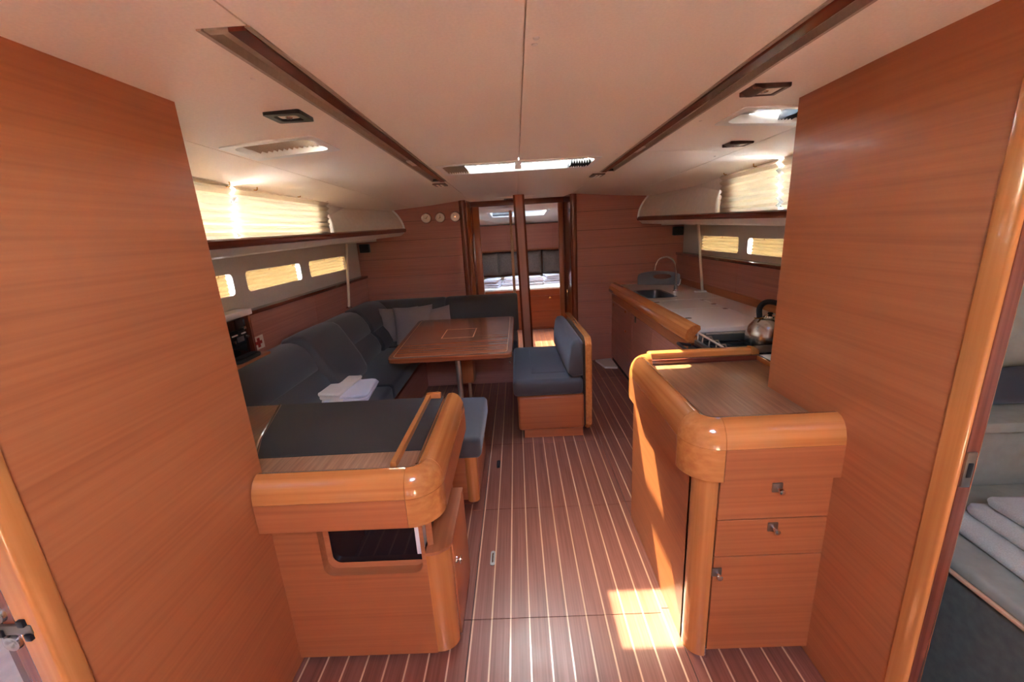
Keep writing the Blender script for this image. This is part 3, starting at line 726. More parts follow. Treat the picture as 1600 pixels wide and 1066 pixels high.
# navigator's seat between chart table and dining table
ns = thing('navigator_seat', 'dark cushioned wooden seat end between chart table and dining table', 'seat', (-0.5, 2.3, 0))
part('seat_cushion', bx(-0.935, -0.242, 1.99, 2.58, 0.325, 0.452, 0.03, 4), 'upholstery', ns)
part('seat_base', bx(-0.935, -0.30, 2.03, 2.55, 0.05, 0.322, 0.004), 'veneer_x', ns)
part('corner_post', extrude_poly(B(), [Vector((a, b, 0.045)) for a, b in rloop(-0.345, -0.275, 2.015, 2.085, 0.034)], (0, 0, 0.277)), 'solid_z', ns)
part('side_board', bx(-0.298, -0.277, 2.05, 2.55, 0.05, 0.322, 0.003), 'veneer_y', ns)
part('plinth', bx(-0.935, -0.32, 2.06, 2.53, 0, 0.05), 'mahogany_x', ns, smooth=False)

# ------------------------------------------------------------------ settee
st = thing('settee', 'long L-shaped settee upholstered in dark slate blue, wrapped round the table', 'sofa', (-1.2, 3.2, 0))
part('base_front', bx(-1.0, -0.975, 1.82, 4.05, 0.0, 0.32), 'dark_veneer_y', st, smooth=False)
bf = part('base_front', bx(-0.975, -0.03, 4.02, 4.045, 0.0, 0.32), 'dark_veneer_x', st, smooth=False)
part('base_lock', lathe(B(), [(0.0, -0.02), (0.012, -0.018), (0.014, 0.0)], (-0.12, 4.02, 0.22), 14, 'y'), 'chrome', bf)
part('seat_shelf', bx(-1.66, -0.975, 1.82, 4.58, 0.30, 0.33), 'veneer_y', st, smooth=False)
for y0, y1 in ((1.84, 2.86), (2.865, 3.95)):
    part('seat_cushion', bx(-1.60, -0.955, y0, y1, 0.33, 0.455, 0.03, 4), 'upholstery_dark', st)
part('seat_cushion', bx(-1.60, -0.03, 3.955, 4.52, 0.33, 0.455, 0.03, 4), 'upholstery_dark', st)
def back_cushion(y0, y1, dx, top, mat):
    prof = [(-1.335, 0.445), (-1.325, 0.50), (-1.355, 0.58), (-1.415, 0.642), (-1.408, 0.655), (-1.425, 0.72), (-1.475, 0.80), (-1.525, top-0.012), (-1.57, top), (-1.64, top-0.005), (-1.662, top-0.03), (-1.64, 0.445)]
    prof = [(x+dx*(1 if x > -1.6 else 0.0), z) for x, z in prof]
    cx = sum(p[0] for p in prof)/len(prof); cz = sum(p[1] for p in prof)/len(prof)
    loops = []
    for y, s in ((y0, 0.90), (y0+0.008, 0.96), (y0+0.03, 1.0), ((y0+y1)/2, 1.012), (y1-0.03, 1.0), (y1-0.008, 0.96), (y1, 0.90)):
        loops.append([Vector((cx+(x-cx)*s, y, cz+(z-cz)*s)) for x, z in prof])
    return part('back_cushion', loft(B(), loops), mat, st, angle=1.1)
back_cushion(1.84, 2.80, 0.0, 0.845, 'upholstery')
back_cushion(3.24, 3.82, 0.0, 0.855, 'upholstery')
back_cushion(3.825, 4.44, 0.02, 0.858, 'upholstery_dark')
# proud bolster between the back cushions
pr = [(-1.27, 0.45), (-1.262, 0.50), (-1.30, 0.60), (-1.40, 0.78), (-1.445, 0.855), (-1.49, 0.882), (-1.56, 0.885), (-1.64, 0.86), (-1.655, 0.83), (-1.62, 0.45)]
cx = sum(p[0] for p in pr)/len(pr); cz = sum(p[1] for p in pr)/len(pr)
part('bolster', loft(B(), [[Vector((cx+(x-cx)*s, y, cz+(z-cz)*s)) for x, z in pr] for y, s in ((2.72, 0.90), (2.73, 0.96), (2.76, 1.0), (2.98, 1.015), (3.20, 1.0), (3.235, 0.96), (3.245, 0.90))]), 'upholstery', st, angle=1.1)
# forward backrest
fp = [(4.40, 0.45), (4.385, 0.52), (4.41, 0.66), (4.44, 0.78), (4.47, 0.825), (4.52, 0.842), (4.575, 0.838), (4.59, 0.80), (4.59, 0.45)]
cy = sum(p[0] for p in fp)/len(fp); cz = sum(p[1] for p in fp)/len(fp)
for x0, x1 in ((-1.60, -0.80), (-0.797, -0.012)):
    part('back_cushion', loft(B(), [[Vector((x, cy+(y-cy)*s, cz+(z-cz)*s)) for y, z in fp] for x, s in ((x0, 0.93), (x0+0.012, 0.98), (x0+0.03, 1.0), (x1-0.03, 1.0), (x1-0.012, 0.98), (x1, 0.93))]), 'upholstery', st, angle=1.1)

def pillow(name, label, cat, c, w, h, t, rot, mat, group=None, n=14):
    bm = B(); g = {}
    for side in (1, -1):
        for i in range(n+1):
            for j in range(n+1):
                u, v = -1+2*i/n, -1+2*j/n
                if side < 0 and (abs(u) > 0.999 or abs(v) > 0.999): g[side, i, j] = g[1, i, j]; continue
                x = w/2*u*(1-0.07*(1-v*v)*abs(u)); y = h/2*v*(1-0.07*(1-u*u)*abs(v))
                q = max(0, (1-u*u)*(1-v*v))
                z = side*t/2*(q**0.42)*(1+0.06*math.sin(3*u+2*v+side)) + 0.004*math.sin(9*u+4*v*v)*q**0.5
                g[side, i, j] = bm.verts.new((x, y, z))
        for i in range(n):
            for j in range(n):
                f = (g[side, i, j], g[side, i+1, j], g[side, i+1, j+1], g[side, i, j+1])
                if len(set(f)) == 4: bm.faces.new(f if side > 0 else f[::-1])
    from mathutils import Euler
    bm.transform(Matrix.Translation(c) @ Euler(rot, 'XYZ').to_matrix().to_4x4())
    o = part(name, bm, mat, loc=c, angle=3.0)
    return tag(o, label, cat, group)
GC = 'grey scatter cushions on the settee'
pillow('scatter_cushion', 'grey scatter cushion in the settee corner, half hidden behind another', 'cushion', (-1.235, 4.17, 0.63), 0.40, 0.36, 0.13, (math.radians(78), 0, math.radians(6)), 'linen_grey', GC)
pillow('scatter_cushion', 'grey square scatter cushion upright between the other two', 'cushion', (-1.055, 4.06, 0.645), 0.40, 0.38, 0.13, (math.radians(80), math.radians(-2), math.radians(2)), 'linen_grey', GC)
pillow('scatter_cushion', 'grey scatter cushion tilted on the settee right behind the table corner', 'cushion', (-0.86, 4.08, 0.635), 0.38, 0.33, 0.13, (math.radians(76), math.radians(-9), math.radians(-4)), 'linen_grey', GC)

def folded(name, label, cat, c, w, d, layers, th, rz, mat, group=None, seed=0):
    """a folded cloth: rounded rolled layers joined at the fold"""
    rnd = random.Random(seed); bm = B(); hh = 0
    for k in range(layers):
        q = B(); a = w/2*(1-0.03*k+rnd.uniform(-0.02, 0.02)); b = d/2*(1-0.03*k+rnd.uniform(-0.02, 0.02))
        loops = []
        for t, s in ((0.0, 0.90), (0.18, 0.985), (0.5, 1.0), (0.82, 0.985), (1.0, 0.90)):
            lp = rloop(-a*s, a*s, -b*s, b*s, min(a, b)*0.18, 5)
            loops.append([Vector((x+0.006*math.sin(9*y/d+k+seed), y+0.006*math.sin(8*x/w+2*k+seed), hh+th*t+0.006*math.sin(5*x/w*2+3*y/d+k+seed)*(t > 0.5 or k > 0))) for x, y in lp])
        loft(q, loops)
        off = Vector((rnd.uniform(-0.01, 0.01), rnd.uniform(-0.01, 0.01), 0)); q.transform(Matrix.Translation(off))
        me = bpy.data.meshes.new('t'); q.to_mesh(me); q.free(); bm.from_mesh(me); bpy.data.meshes.remove(me)
        hh += th*0.93
    bm.transform(Matrix.Translation(c) @ Matrix.Rotation(rz, 4, 'Z'))
    return tag(part(name, bm, mat, loc=c, angle=1.0), label, cat, group)
folded('towel', 'folded lilac-white towel on the settee beside the cream towel', 'towel', (-1.19, 2.70, 0.455), 0.30, 0.34, 3, 0.02, 0.12, 'towel_lilac', seed=2)
folded('towel', 'folded cream towel on the settee, laid half over the lilac one', 'towel', (-1.36, 2.72, 0.468), 0.36, 0.40, 3, 0.026, -0.10, 'towel_cream', seed=5)

# ------------------------------------------------------------------ dining table
dt = thing('dining_table', 'glossy wooden dining table with rounded corners on steel pedestal poles', 'table', (-0.5, 3.27, 0))
def tl(zz, ins):
    q = [(-0.90, 2.632), (-0.06, 2.636), (-0.05, 3.87), (-0.965, 3.90)]
    out = []; r = 0.055-ins*0.4
    P4 = [Vector((a, b, 0)) for a, b in q]; c = sum(P4, Vector())/4
    for k in range(4):
        p, pa, pb = P4[k], P4[k-1], P4[(k+1) % 4]
        ua, ub = (pa-p).normalized(), (pb-p).normalized()
        o_ = p+(ua+ub)*r
        for m in range(6):
            t = m/5
            a_ = p+ua*r; b_ = p+ub*r
            v = (a_*(1-t)**2+p*2*t*(1-t)+b_*t*t)
            out.append(v)
    res = []
    for v in out:
        d = (v-c); res.append(Vector((c.x+d.x*(1-ins/abs(0.43)), c.y+d.y*(1-ins/0.62), zz)))
    return res
part('table_top', loft(B(), [tl(0.684, 0.006), tl(0.688, 0.001), tl(0.712, 0.0), tl(0.72, 0.004)]), 'table_edge', dt, angle=0.5)
part('top_veneer', loft(B(), [tl(0.7195, 0.034), tl(0.7206, 0.0345)]), 'table_wood', dt, angle=0.5)
lo_, li_ = tl(0.7208, 0.034), tl(0.7208, 0.0375)
bm = B(); loft(bm, [lo_, li_], cap=False); part('inlay_line', bm, 'inlay', dt)
bm = B()
for a, b, c, d in ((-0.615, -0.362, 3.425, 3.432), (-0.615, -0.370, 3.128, 3.135), (-0.372, -0.365, 3.13, 3.43), (-0.620, -0.613, 3.13, 3.43)):
    box(bm, a, b, c, d, 0.7200, 0.7210)
part('hatch_lid_edge', bm, 'inlay', dt)
part('lid_notch', lathe(B(), [(0.0, 0.0), (0.018, 0.0004), (0.019, -0.001)], (-0.49, 3.29, 0.7210), 14), 'mahogany_x', dt)
part('pedestal_pole', tube(B(), [(-0.483, 3.0, 0.01), (-0.483, 3.0, 0.69)], 0.021, 16), 'satin_metal', dt)
part('pedestal_pole', tube(B(), [(-0.475, 3.5, 0.01), (-0.475, 3.5, 0.69)], 0.015, 16), 'satin_metal', dt)
part('pole_foot', lathe(B(), [(0.07, 0.0), (0.07, 0.008), (0.03, 0.02)], (-0.483, 3.0, 0.0), 20), 'steel', dt)
part('pole_foot', lathe(B(), [(0.06, 0.0), (0.06, 0.008), (0.02, 0.02)], (-0.475, 3.5, 0.0), 20), 'steel', dt)
part('bottle_box', bx(-0.525, -0.425, 3.42, 3.60, 0.235, 0.685, 0.004), 'veneer_z', dt)

# ------------------------------------------------------------------ island bench
ib = thing('bench', 'freestanding wooden bench with slate blue cushions, open side to the table', 'bench', (0.23, 3.3, 0))
SK = -0.032                                      # plan skew of the bench back per metre
def skx(bm, x0=0.2):
    for v in bm.verts:
        if v.co.x > x0: v.co.x += SK*(v.co.y-2.8)*min(1, (v.co.x-x0)/0.15)
    return bm
part('base', skx(bx(-0.045, 0.44, 2.80, 3.72, 0.065, 0.335, 0.022, 3)), 'veneer_x', ib)
part('plinth', skx(bx(-0.005, 0.43, 2.82, 3.70, 0.0, 0.066)), 'veneer_x', ib, smooth=False)
part('seat_cushion', skx(bx(-0.072, 0.432, 2.785, 3.70, 0.338, 0.462, 0.032, 4)), 'upholstery', ib)
part('seat_pad', skx(bx(0.06, 0.335, 2.93, 3.60, 0.440, 0.468, 0.02, 3)), 'upholstery', ib)
bp = [Vector((0.447, y, z)) for y, z in [(2.785+0.05*(1-math.cos(t)), 0.755-0.05+0.05*math.sin(t)) for t in (math.pi/2*k/5 for k in range(6))]]
bp += [Vector((0.447, 3.74+0.05*math.sin(t), 0.705+0.05*math.cos(t))) for t in (math.pi/2*k/5 for k in range(6))]
bp += [Vector((0.447, 3.79, 0.10)), Vector((0.447, 3.74, 0.05)), Vector((0.447, 2.835, 0.05)), Vector((0.447, 2.785, 0.10))]
bk = extrude_poly(B(), bp, (0.044, 0, 0))
bmesh.ops.bevel(bk, geom=[e for e in bk.edges if len(e.link_faces) == 2 and abs(e.verts[0].co.x-e.verts[1].co.x) < 1e-4], offset=0.008, segments=2, affect='EDGES')
part('back_board', skx(bk), 'solid_y', ib)
part('back_face', skx(bx(0.437, 0.4475, 2.84, 3.72, 0.06, 0.70)), 'black', ib, smooth=False)
bc = B(); prf = [(0.432, 0.47), (0.36, 0.462), (0.330, 0.49), (0.335, 0.60), (0.352, 0.70), (0.372, 0.732), (0.41, 0.738), (0.435, 0.72)]
cx = sum(p[0] for p in prf)/8; cz = sum(p[1] for p in prf)/8
loft(bc, [[Vector((cx+(x-cx)*s, y, cz+(z-cz)*s)) for x, z in prf] for y, s in ((2.80, 0.86), (2.81, 0.95), (2.84, 1.0), (3.25, 1.02), (3.69, 1.0), (3.72, 0.95), (3.73, 0.86))])
part('back_cushion', skx(bc), 'upholstery', ib, angle=1.1)

# ------------------------------------------------------------------ near galley counter with drawers
gc = thing('drawer_counter', 'wooden drawer counter with thick rounded rim below the right bulkhead', 'cabinet', (0.78, 1.5, 0))
ZI = 0.862
GB, GM, GT, GW = 0.722, 0.832, 0.915, 0.106
gx_in, gy_in = 0.597, 1.226
part('counter_top', bx(0.56, 1.10, 1.2, 1.87, 0.83, ZI, 0.002), 'counter_wood', gc)
fiddle(gc, (gx_in, gy_in, 0), (0.968, gy_in, 0), (0, -1, 0), GB, GM, GT, GW, ZI, ('solid_x', 'veneer_x'), ('edge_cap', 'edge_band'))
corner(gc, (gx_in, gy_in, 0), -math.pi, -math.pi/2, GB, GM, GT, GW, ZI, 'solid_x')
fiddle(gc, (gx_in, 1.80, 0), (gx_in, gy_in, 0), (-1, 0, 0), GB, GM, GT, GW, ZI, ('solid_y', 'veneer_y'), ('edge_cap', 'edge_band'))
corner(gc, (gx_in, 1.80, 0), math.pi/2, math.pi, GB, GM, GT, GW, ZI, 'solid_y')
part('back_rail', bx(gx_in, 1.075, 1.865, 1.918, 0.72, 0.912, 0.012, 3), 'solid_x', gc)
part('rail_step', bx(gx_in, 1.10, 1.842, 1.868, 0.855, 0.885, 0.003), 'mahogany_x', gc)
part('rail_end', lathe(B(), [(0.0, 0.045), (0.018, 0.04), (0.03, 0.02), (0.034, 0.0)], (1.072, 1.89, 0.885), 16, 'x'), 'solid_x', gc)
part('side_rail', bx(1.085, 1.102, 1.53, 1.87, 0.855, 0.884, 0.004), 'solid_y', gc)
# carcass
part('side_panel', bx(0.538, 0.556, 1.21, 1.90, 0.0, 0.73, 0.001, 1), 'veneer_y', gc)
part('back_panel', bx(0.556, 1.10, 1.87, 1.90, 0.0, 0.73), 'veneer_x', gc, smooth=False)
part('carcass', bx(0.60, 0.965, 1.166, 1.87, 0.05, 0.83), 'dark_gap', gc, smooth=False)
part('plinth', bx(0.60, 0.972, 1.172, 1.3, 0.0, 0.05), 'dark_veneer_x', gc, smooth=False)
cp = [(0.596, 1.147)]+[(0.596-0.058*math.sin(t), 1.205-0.058*math.cos(t)) for t in (math.pi/2*k/8 for k in range(9))]+[(0.538, 1.225), (0.596, 1.225)]
part('corner_post', extrude_poly(B(), [Vector((a, b, 0)) for a, b in cp], (0, 0, 0.725)), 'solid_z', gc)
part('foot_plate', bx(0.593, 0.603, 1.14, 1.15, 0.0, 0.04, 0.002), 'chrome', gc)
def lock(parent, x, y, z):
    k = part('lock_plate', bx(x-0.016, x+0.016, y-0.006, y, z-0.016, z+0.016, 0.002), 'brushed', parent)
    part('knob', lathe(B(), [(0.0, -0.028), (0.009, -0.026), (0.010, -0.020), (0.005, -0.014), (0.006, 0.0)], (x, y-0.005, z), 14, 'y'), 'chrome', k)
for nm, z0, z1, kx, kz in (('drawer', 0.566, 0.718, 0.778, 0.680), ('drawer', 0.425, 0.562, 0.779, 0.535), ('cabinet_door', 0.03, 0.421, 0.612, 0.366)):
    d = part(nm, bx(0.602, 0.962, 1.147, 1.166, z0, z1, 0.0015, 1), 'veneer_x', gc)
    lock(d, kx, 1.147, kz)
part('side_worktop', bx(1.105, 1.72, 1.53, 1.97, 0.82, 0.845, 0.003), 'coaming_white', gc)

# ------------------------------------------------------------------ galley run along the hull
gk = thing('galley_cabinet', 'long wooden galley base cabinet with rounded front rim, below the sink', 'cabinet', (1.4, 3.5, 0))
part('carcass', bx(1.05, 1.75, 2.50, 4.595, 0.0, 0.705), 'dark_gap', gk, smooth=False)
part('end_panel', bx(1.05, 1.75, 2.488, 2.50, 0.0, 0.845), 'brushed', gk, smooth=False)
yb = [2.50, 3.17, 3.75, 4.30, 4.594]
for a, b in zip(yb, yb[1:]):
    d = part('cabinet_door', bx(1.036, 1.052, a+0.002, b-0.002, 0.05, 0.695, 0.0015, 1), 'dark_veneer_y', gk)
part('upper_rail', bx(1.036, 1.052, 2.50, 4.594, 0.70, 0.80, 0.001, 1), 'veneer_y', gk)
for y, z, m in ((3.65, 0.673, 'black'), (4.0, 0.679, 'brass'), (3.99, 0.484, 'brass'), (4.5, 0.66, 'brass')):
    part('lock_plate', bx(1.030, 1.037, y-0.016, y+0.016, z-0.028 if m == 'black' else z-0.012, z+0.028 if m == 'black' else z+0.012, 0.002), m, gk)
gprof = [(1.092, 0.862), (1.088, 0.884), (1.070, 0.893), (1.040, 0.886), (1.012, 0.862), (1.000, 0.83), (1.002, 0.80), (1.016, 0.785), (1.034, 0.785), (1.05, 0.80), (1.06, 0.83)]
part('front_rim', loft(B(), [[Vector((x, y, z)) for x, z in gprof] for y in (2.455, 2.47, 3.5, 4.594)]), 'solid_y', gk, angle=0.5)
part('rim_leg', extrude_poly(B(), [Vector((x, 2.458, z)) for x, z in ((1.034, 0.79), (1.075, 0.82), (1.078, 0.70), (1.04, 0.70))], (0, 0.03, 0)), 'solid_z', gk)
gw = thing('galley_worktop', 'pale galley worktop with lift-out lids around the steel sink', 'worktop', (1.4, 3.5, 0.86))
SKH = (1.145, 1.395, 3.64, 4.12)
Pw = lambda a, b, d: Vector((a, b, 0.860+d))
part('worktop_slab', holed(B(), Pw, [1.085, 1.735], [2.49, 4.597], [SKH, (1.135, 1.54, 2.495, 3.50)], 0.05, 6, -0.02, skip=False), 'worktop', gw, angle=0.5)
for y0, y1 in ((2.4975, 3.098), (3.102, 3.4935)):
    lid = part('lid', bx(1.140, 1.535, y0+0.002, y1-0.001, 0.838, 0.8605, 0.002, 1), 'worktop', gw)
    for x in (1.15, 1.525):
        yy = y1-0.06 if y1 > 3.2 else (2.785 if x < 1.3 else 3.04)
        part('finger_notch', extrude_poly(B(), [Vector((x-0.0+a, yy+b, 0.8606)) for a, b in rloop(-0.022, 0.022, -0.016, 0.016, 0.0155)], (0, 0, 0.0006)), 'mahogany_x', lid)
part('finger_notch', extrude_poly(B(), [Vector((1.527+a, 3.235+b, 0.8612)) for a, b in rloop(-0.022, 0.022, -0.016, 0.016, 0.0155)], (0, 0, 0.0006)), 'mahogany_x', gw)
part('finger_notch', extrude_poly(B(), [Vector((1.527+a, 2.61+b, 0.8612)) for a, b in rloop(-0.022, 0.022, -0.016, 0.016, 0.0155)], (0, 0, 0.0006)), 'mahogany_x', gw)
for a, b, c, d in ((1.14, 1.735, 3.497, 3.503), (1.14, 1.54, 3.098, 3.102), (1.536, 1.541, 2.495, 3.50)):
    part('lid_seam', bx(a, b, c, d, 0.85, 0.8613), 'coaming_white', gw, smooth=False)
part('front_edge', bx(1.085, 1.735, 2.484, 2.492, 0.835, 0.861, 0.002), 'worktop', gw)
sk = thing('sink', 'rectangular steel sink set in the galley worktop', 'sink', (1.27, 3.88, 0.72))
bm = B(); loops = []
for (ins, z) in ((-0.012, 0.8615), (0.0, 0.863), (0.008, 0.855), (0.02, 0.74), (0.05, 0.72)):
    loops.append([Vector((a, b, z)) for a, b in rloop(SKH[0]+ins, SKH[1]-ins, SKH[2]+ins, SKH[3]-ins, 0.05, 6)])
loft(bm, loops, cap=False); bm.faces.new([v for v in list(bm.verts)[-len(loops[0]):]])
part('basin', bm, 'sink_steel', sk, angle=0.6)
part('drain', lathe(B(), [(0.0, 0.002), (0.03, 0.003), (0.038, 0.0)], (1.30, 3.80, 0.721), 18), 'chrome', sk)
part('overflow', lathe(B(), [(0.0, -0.004), (0.014, -0.003), (0.016, 0.0)], (1.30, 3.668, 0.81), 14, 'y'), 'chrome', sk)
fc = thing('faucet', 'tall chrome swan-neck faucet behind the steel sink', 'faucet', (1.495, 3.95, 0.86))
part('spout', tube(B(), smoothcurve([(1.495, 3.95, 0.90), (1.492, 3.95, 0.98), (1.486, 3.94, 1.06), (1.470, 3.94, 1.135), (1.425, 3.935, 1.178), (1.375, 3.93, 1.188), (1.325, 3.93, 1.172), (1.297, 3.93, 1.13), (1.287, 3.93, 1.075)], 6), 0.0085, 12), 'steel', fc)
part('base', lathe(B(), [(0.026, 0.0), (0.026, 0.008), (0.019, 0.014), (0.019, 0.055), (0.012, 0.062), (0.0, 0.064)], (1.495, 3.95, 0.861), 18), 'steel', fc)
part('lever', tube(B(), [(1.503, 3.95, 0.90), (1.53, 3.945, 0.925), (1.537, 3.94, 0.975)], [0.008, 0.008, 0.006], 10), 'steel', fc)
dr_ = thing('dish_drainer', 'grey plastic dish tray with oval hand slot standing behind the sink', 'tray', (1.46, 4.40, 0.86))
bm = B()
def arch_z(x): return 0.955+0.05*math.sqrt(max(0, 1-((x-1.50)/0.20)**2))
out = [(1.30, 0.863), (1.30, 0.935)]+[(x, arch_z(x)) for x in (1.31+0.38*k/14 for k in range(15))]+[(1.69, 0.863)]
hole = [(1.53+0.085*math.cos(t), 0.948+0.028*math.sin(t)) for t in (2*math.pi*k/20 for k in range(20))]
def yb_(x, z): return 4.52-0.28*(x-1.30)/0.39*0.6+0.10*(z-0.863)
for t in (0.0, 0.014):
    ov = [bm.verts.new((x, yb_(x, z)+t, z)) for x, z in out]; hv = [bm.verts.new((x, yb_(x, z)+t, z)) for x, z in hole]
    es = [bm.edges.new((l[i], l[(i+1) % len(l)])) for l in (ov, hv) for i in range(len(l))]
    bmesh.ops.triangle_fill(bm, edges=es, use_beauty=True)
    if t == 0: keep = (ov, hv)
    else:
        for l0, l1 in zip(keep, (ov, hv)):
            for i in range(len(l0)): bm.faces.new((l0[i], l0[(i+1) % len(l0)], l1[(i+1) % len(l0)], l1[i]))
part('tray_side', bm, 'plastic_grey', dr_, angle=0.5)
part('tray_floor', extrude_poly(B(), [Vector(p) for p in ((1.31, 4.52, 0.862), (1.69, 4.36, 0.862), (1.71, 4.44, 0.862), (1.35, 4.585, 0.862))], (0, 0, 0.012)), 'plastic_grey', dr_)

# stove and kettle
sv = thing('stove', 'dark gimballed gas stove with wire pan holders beside the worktop', 'stove', (1.3, 2.23, 0.0))
part('stove_body', bx(1.02, 1.56, 2.02, 2.46, 0.25, 0.765, 0.01), 'black', sv)
part('hob_plate', bx(1.04, 1.56, 2.02, 2.46, 0.765, 0.78, 0.004), 'gloss_black', sv)
part('rear_lip', bx(1.085, 1.56, 2.455, 2.483, 0.765, 0.835, 0.003), 'brushed', sv)
for x, y in ((1.18, 2.14), (1.40, 2.14), (1.18, 2.34), (1.41, 2.32)):
    b_ = part('burner', lathe(B(), [(0.045, 0.0), (0.045, 0.008), (0.03, 0.014), (0.0, 0.015)], (x, y, 0.78), 18), 'black', sv)
for y in (2.06, 2.11, 2.17, 2.23, 2.29, 2.35, 2.41):
    part('grate_bar', tube(B(), [(1.10, y, 0.797), (1.52, y, 0.797)], 0.0045, 8), 'rubber', sv)
for x in (1.10, 1.30, 1.52): part('grate_bar', tube(B(), [(x, 2.05, 0.795), (x, 2.43, 0.795)], 0.0045, 8), 'rubber', sv)
part('pan_rail', tube(B(), [(1.085, 2.47, 0.78), (1.085, 2.47, 0.838), (1.08, 2.25, 0.838), (1.075, 2.03, 0.838), (1.075, 2.03, 0.78)], 0.006, 8), 'satin_metal', sv)
part('pan_rail', tube(B(), [(1.12, 2.44, 0.835), (1.55, 2.44, 0.835)], 0.006, 8), 'satin_metal', sv)
for k in range(5):
    y = 2.07+0.085*k
    part('pan_holder', tube(B(), [(1.085, y, 0.785), (1.088, y, 0.825), (1.14, y+0.006, 0.822), (1.15, y+0.006, 0.80)], 0.005, 6), 'satin_metal', sv)
part('side_trim', bx(1.055, 1.075, 2.03, 2.45, 0.772, 0.80, 0.003), 'brushed', sv)
part('door_rail', tube(B(), smoothcurve([(1.03, 2.44, 0.77), (0.965, 2.435, 0.785), (0.945, 2.40, 0.79), (0.945, 2.10, 0.79), (0.965, 2.065, 0.785), (1.03, 2.06, 0.77)], 4), 0.009, 10), 'rubber', sv)
for k in range(4):
    part('knob', lathe(B(), [(0.0, -0.024), (0.016, -0.022), (0.018, 0.0)], (1.02, 2.12+0.09*k, 0.72), 14, 'x'), 'rubber', sv)
gr = thing('grab_bar', 'brushed steel grab bar between stove and drawer counter', 'rail', (1.4, 1.97, 0.86))
part('bar', tube(B(), [(1.152, 1.985, 0.868), (1.70, 1.985, 0.868)], 0.019, 16), 'brushed', gr)
part('bracket', bx(1.66, 1.70, 1.965, 2.005, 0.84, 0.87, 0.003), 'steel', gr)
kt = thing('kettle', 'shiny steel kettle with black handle standing on the stove', 'kettle', (1.405, 2.30, 0.80))
kx, ky, kz = 1.405, 2.30, 0.802
part('body', lathe(B(), [(0.0, 0.0), (0.104, 0.0), (0.115, 0.008), (0.118, 0.03), (0.115, 0.065), (0.102, 0.10), (0.078, 0.13), (0.05, 0.148), (0.036, 0.152), (0.0, 0.153)], (kx, ky, kz), 36), 'steel', kt)
ld = part('lid', lathe(B(), [(0.036, 0.150), (0.030, 0.160), (0.0, 0.164)], (kx, ky, kz), 24), 'chrome', kt)
part('lid_knob', lathe(B(), [(0.008, 0.162), (0.014, 0.170), (0.012, 0.178), (0.0, 0.180)], (kx, ky, kz), 14), 'rubber', ld)
part('handle', tube(B(), smoothcurve([(kx-0.04, ky+0.03, kz+0.145), (kx-0.045, ky+0.03, kz+0.20), (kx-0.02, ky+0.015, kz+0.235), (kx+0.02, ky-0.02, kz+0.232), (kx+0.03, ky-0.06, kz+0.20), (kx+0.02, ky-0.085, kz+0.15), (kx+0.012, ky-0.095, kz+0.105)], 5), 0.015, 10), 'rubber', kt)
part('spout', tube(B(), [(kx+0.07, ky+0.05, kz+0.10), (kx+0.115, ky+0.07, kz+0.135), (kx+0.128, ky+0.075, kz+0.155)], [0.018, 0.013, 0.011], 12), 'chrome', kt)
part('lid_tab', bx(kx-0.085, kx-0.03, ky-0.008, ky+0.008, kz+0.146, kz+0.152, 0.002), 'brass', kt)
mt = tag(part('floor_mat', extrude_poly(B(), [Vector(p) for p in ((0.90, 4.30, 0.001), (1.03, 4.27, 0.001), (1.03, 4.59, 0.001), (0.845, 4.56, 0.001))], (0, 0, 0.02)), 'mat_white', loc=(0.95, 4.43, 0.001)), 'small white mat lying on the floor against the forward bulkhead', 'mat')

# ------------------------------------------------------------------ wall instruments
def gauge(x, label, ang):
    z = 1.68; y = 4.6
    o = thing('wall_gauge', label, 'gauge', (x, y, z), 'round gauges on the forward bulkhead')
    part('case', lathe(B(), [(0.055, 0.0), (0.055, -0.02), (0.050, -0.028), (0.044, -0.026), (0.043, -0.016)], (x, y, z), 28, 'y'), 'steel', o)
    part('dial', lathe(B(), [(0.0, -0.019), (0.0435, -0.019), (0.0435, -0.014)], (x, y, z), 28, 'y'), 'dial_white', o)
    for a, l in ((ang, 0.032), (ang+2.2, 0.022)):
        part('hand', extrude_poly(B(), [Vector((x+math.cos(a)*l*q+math.sin(a)*w, y-0.0205, z+math.sin(a)*l*q-math.cos(a)*w)) for q, w in ((-0.2, 0.003), (1, 0.001), (1, -0.001), (-0.2, -0.003))], (0, -0.001, 0)), 'black', o)
    part('hub', lathe(B(), [(0.0, -0.023), (0.005, -0.022), (0.006, -0.018)], (x, y, z), 12, 'y'), 'brass', o)
gauge(-0.932, 'round brass wall gauge with white dial, next to the white locker cover', 0.9)
gauge(-0.785, 'round brass wall gauge with white dial, middle one of the row of three', 1.6)
gauge(-0.625, 'round brass wall gauge with white dial, next to the dark corner post', 2.3)
def speaker(x, label, dy=0.0):
    o = thing('speaker', label, 'speaker', (x, 4.6, 1.40))
    part('cabinet', bx(x-0.05, x+0.05, 4.535, 4.60, 1.36, 1.45, 0.008), 'black', o)
    part('grille', lathe(B(), [(0.0, -0.002), (0.034, -0.004), (0.036, 0.0)], (x, 4.534, 1.405), 20, 'y'), 'rubber', o)
speaker(-1.625, 'small black box speaker on the bulkhead below the settee shelf')
speaker(1.725, 'small black box speaker on the bulkhead below the galley shelf')
rd = thing('radio', 'black radio with small pale buttons in the niche behind the settee', 'radio', (-1.66, 2.33, 0.87))
part('case', bx(-1.70, -1.652, 2.10, 2.435, 0.872, 1.090, 0.004), 'gloss_black', rd)
for y, z, w in ((2.32, 1.0, 0.05), (2.40, 1.0, 0.04)):
    part('button_strip', bx(-1.653, -1.649, y-w/2, y+w/2, z-0.004, z+0.004, 0.001), 'white_plastic', rd)
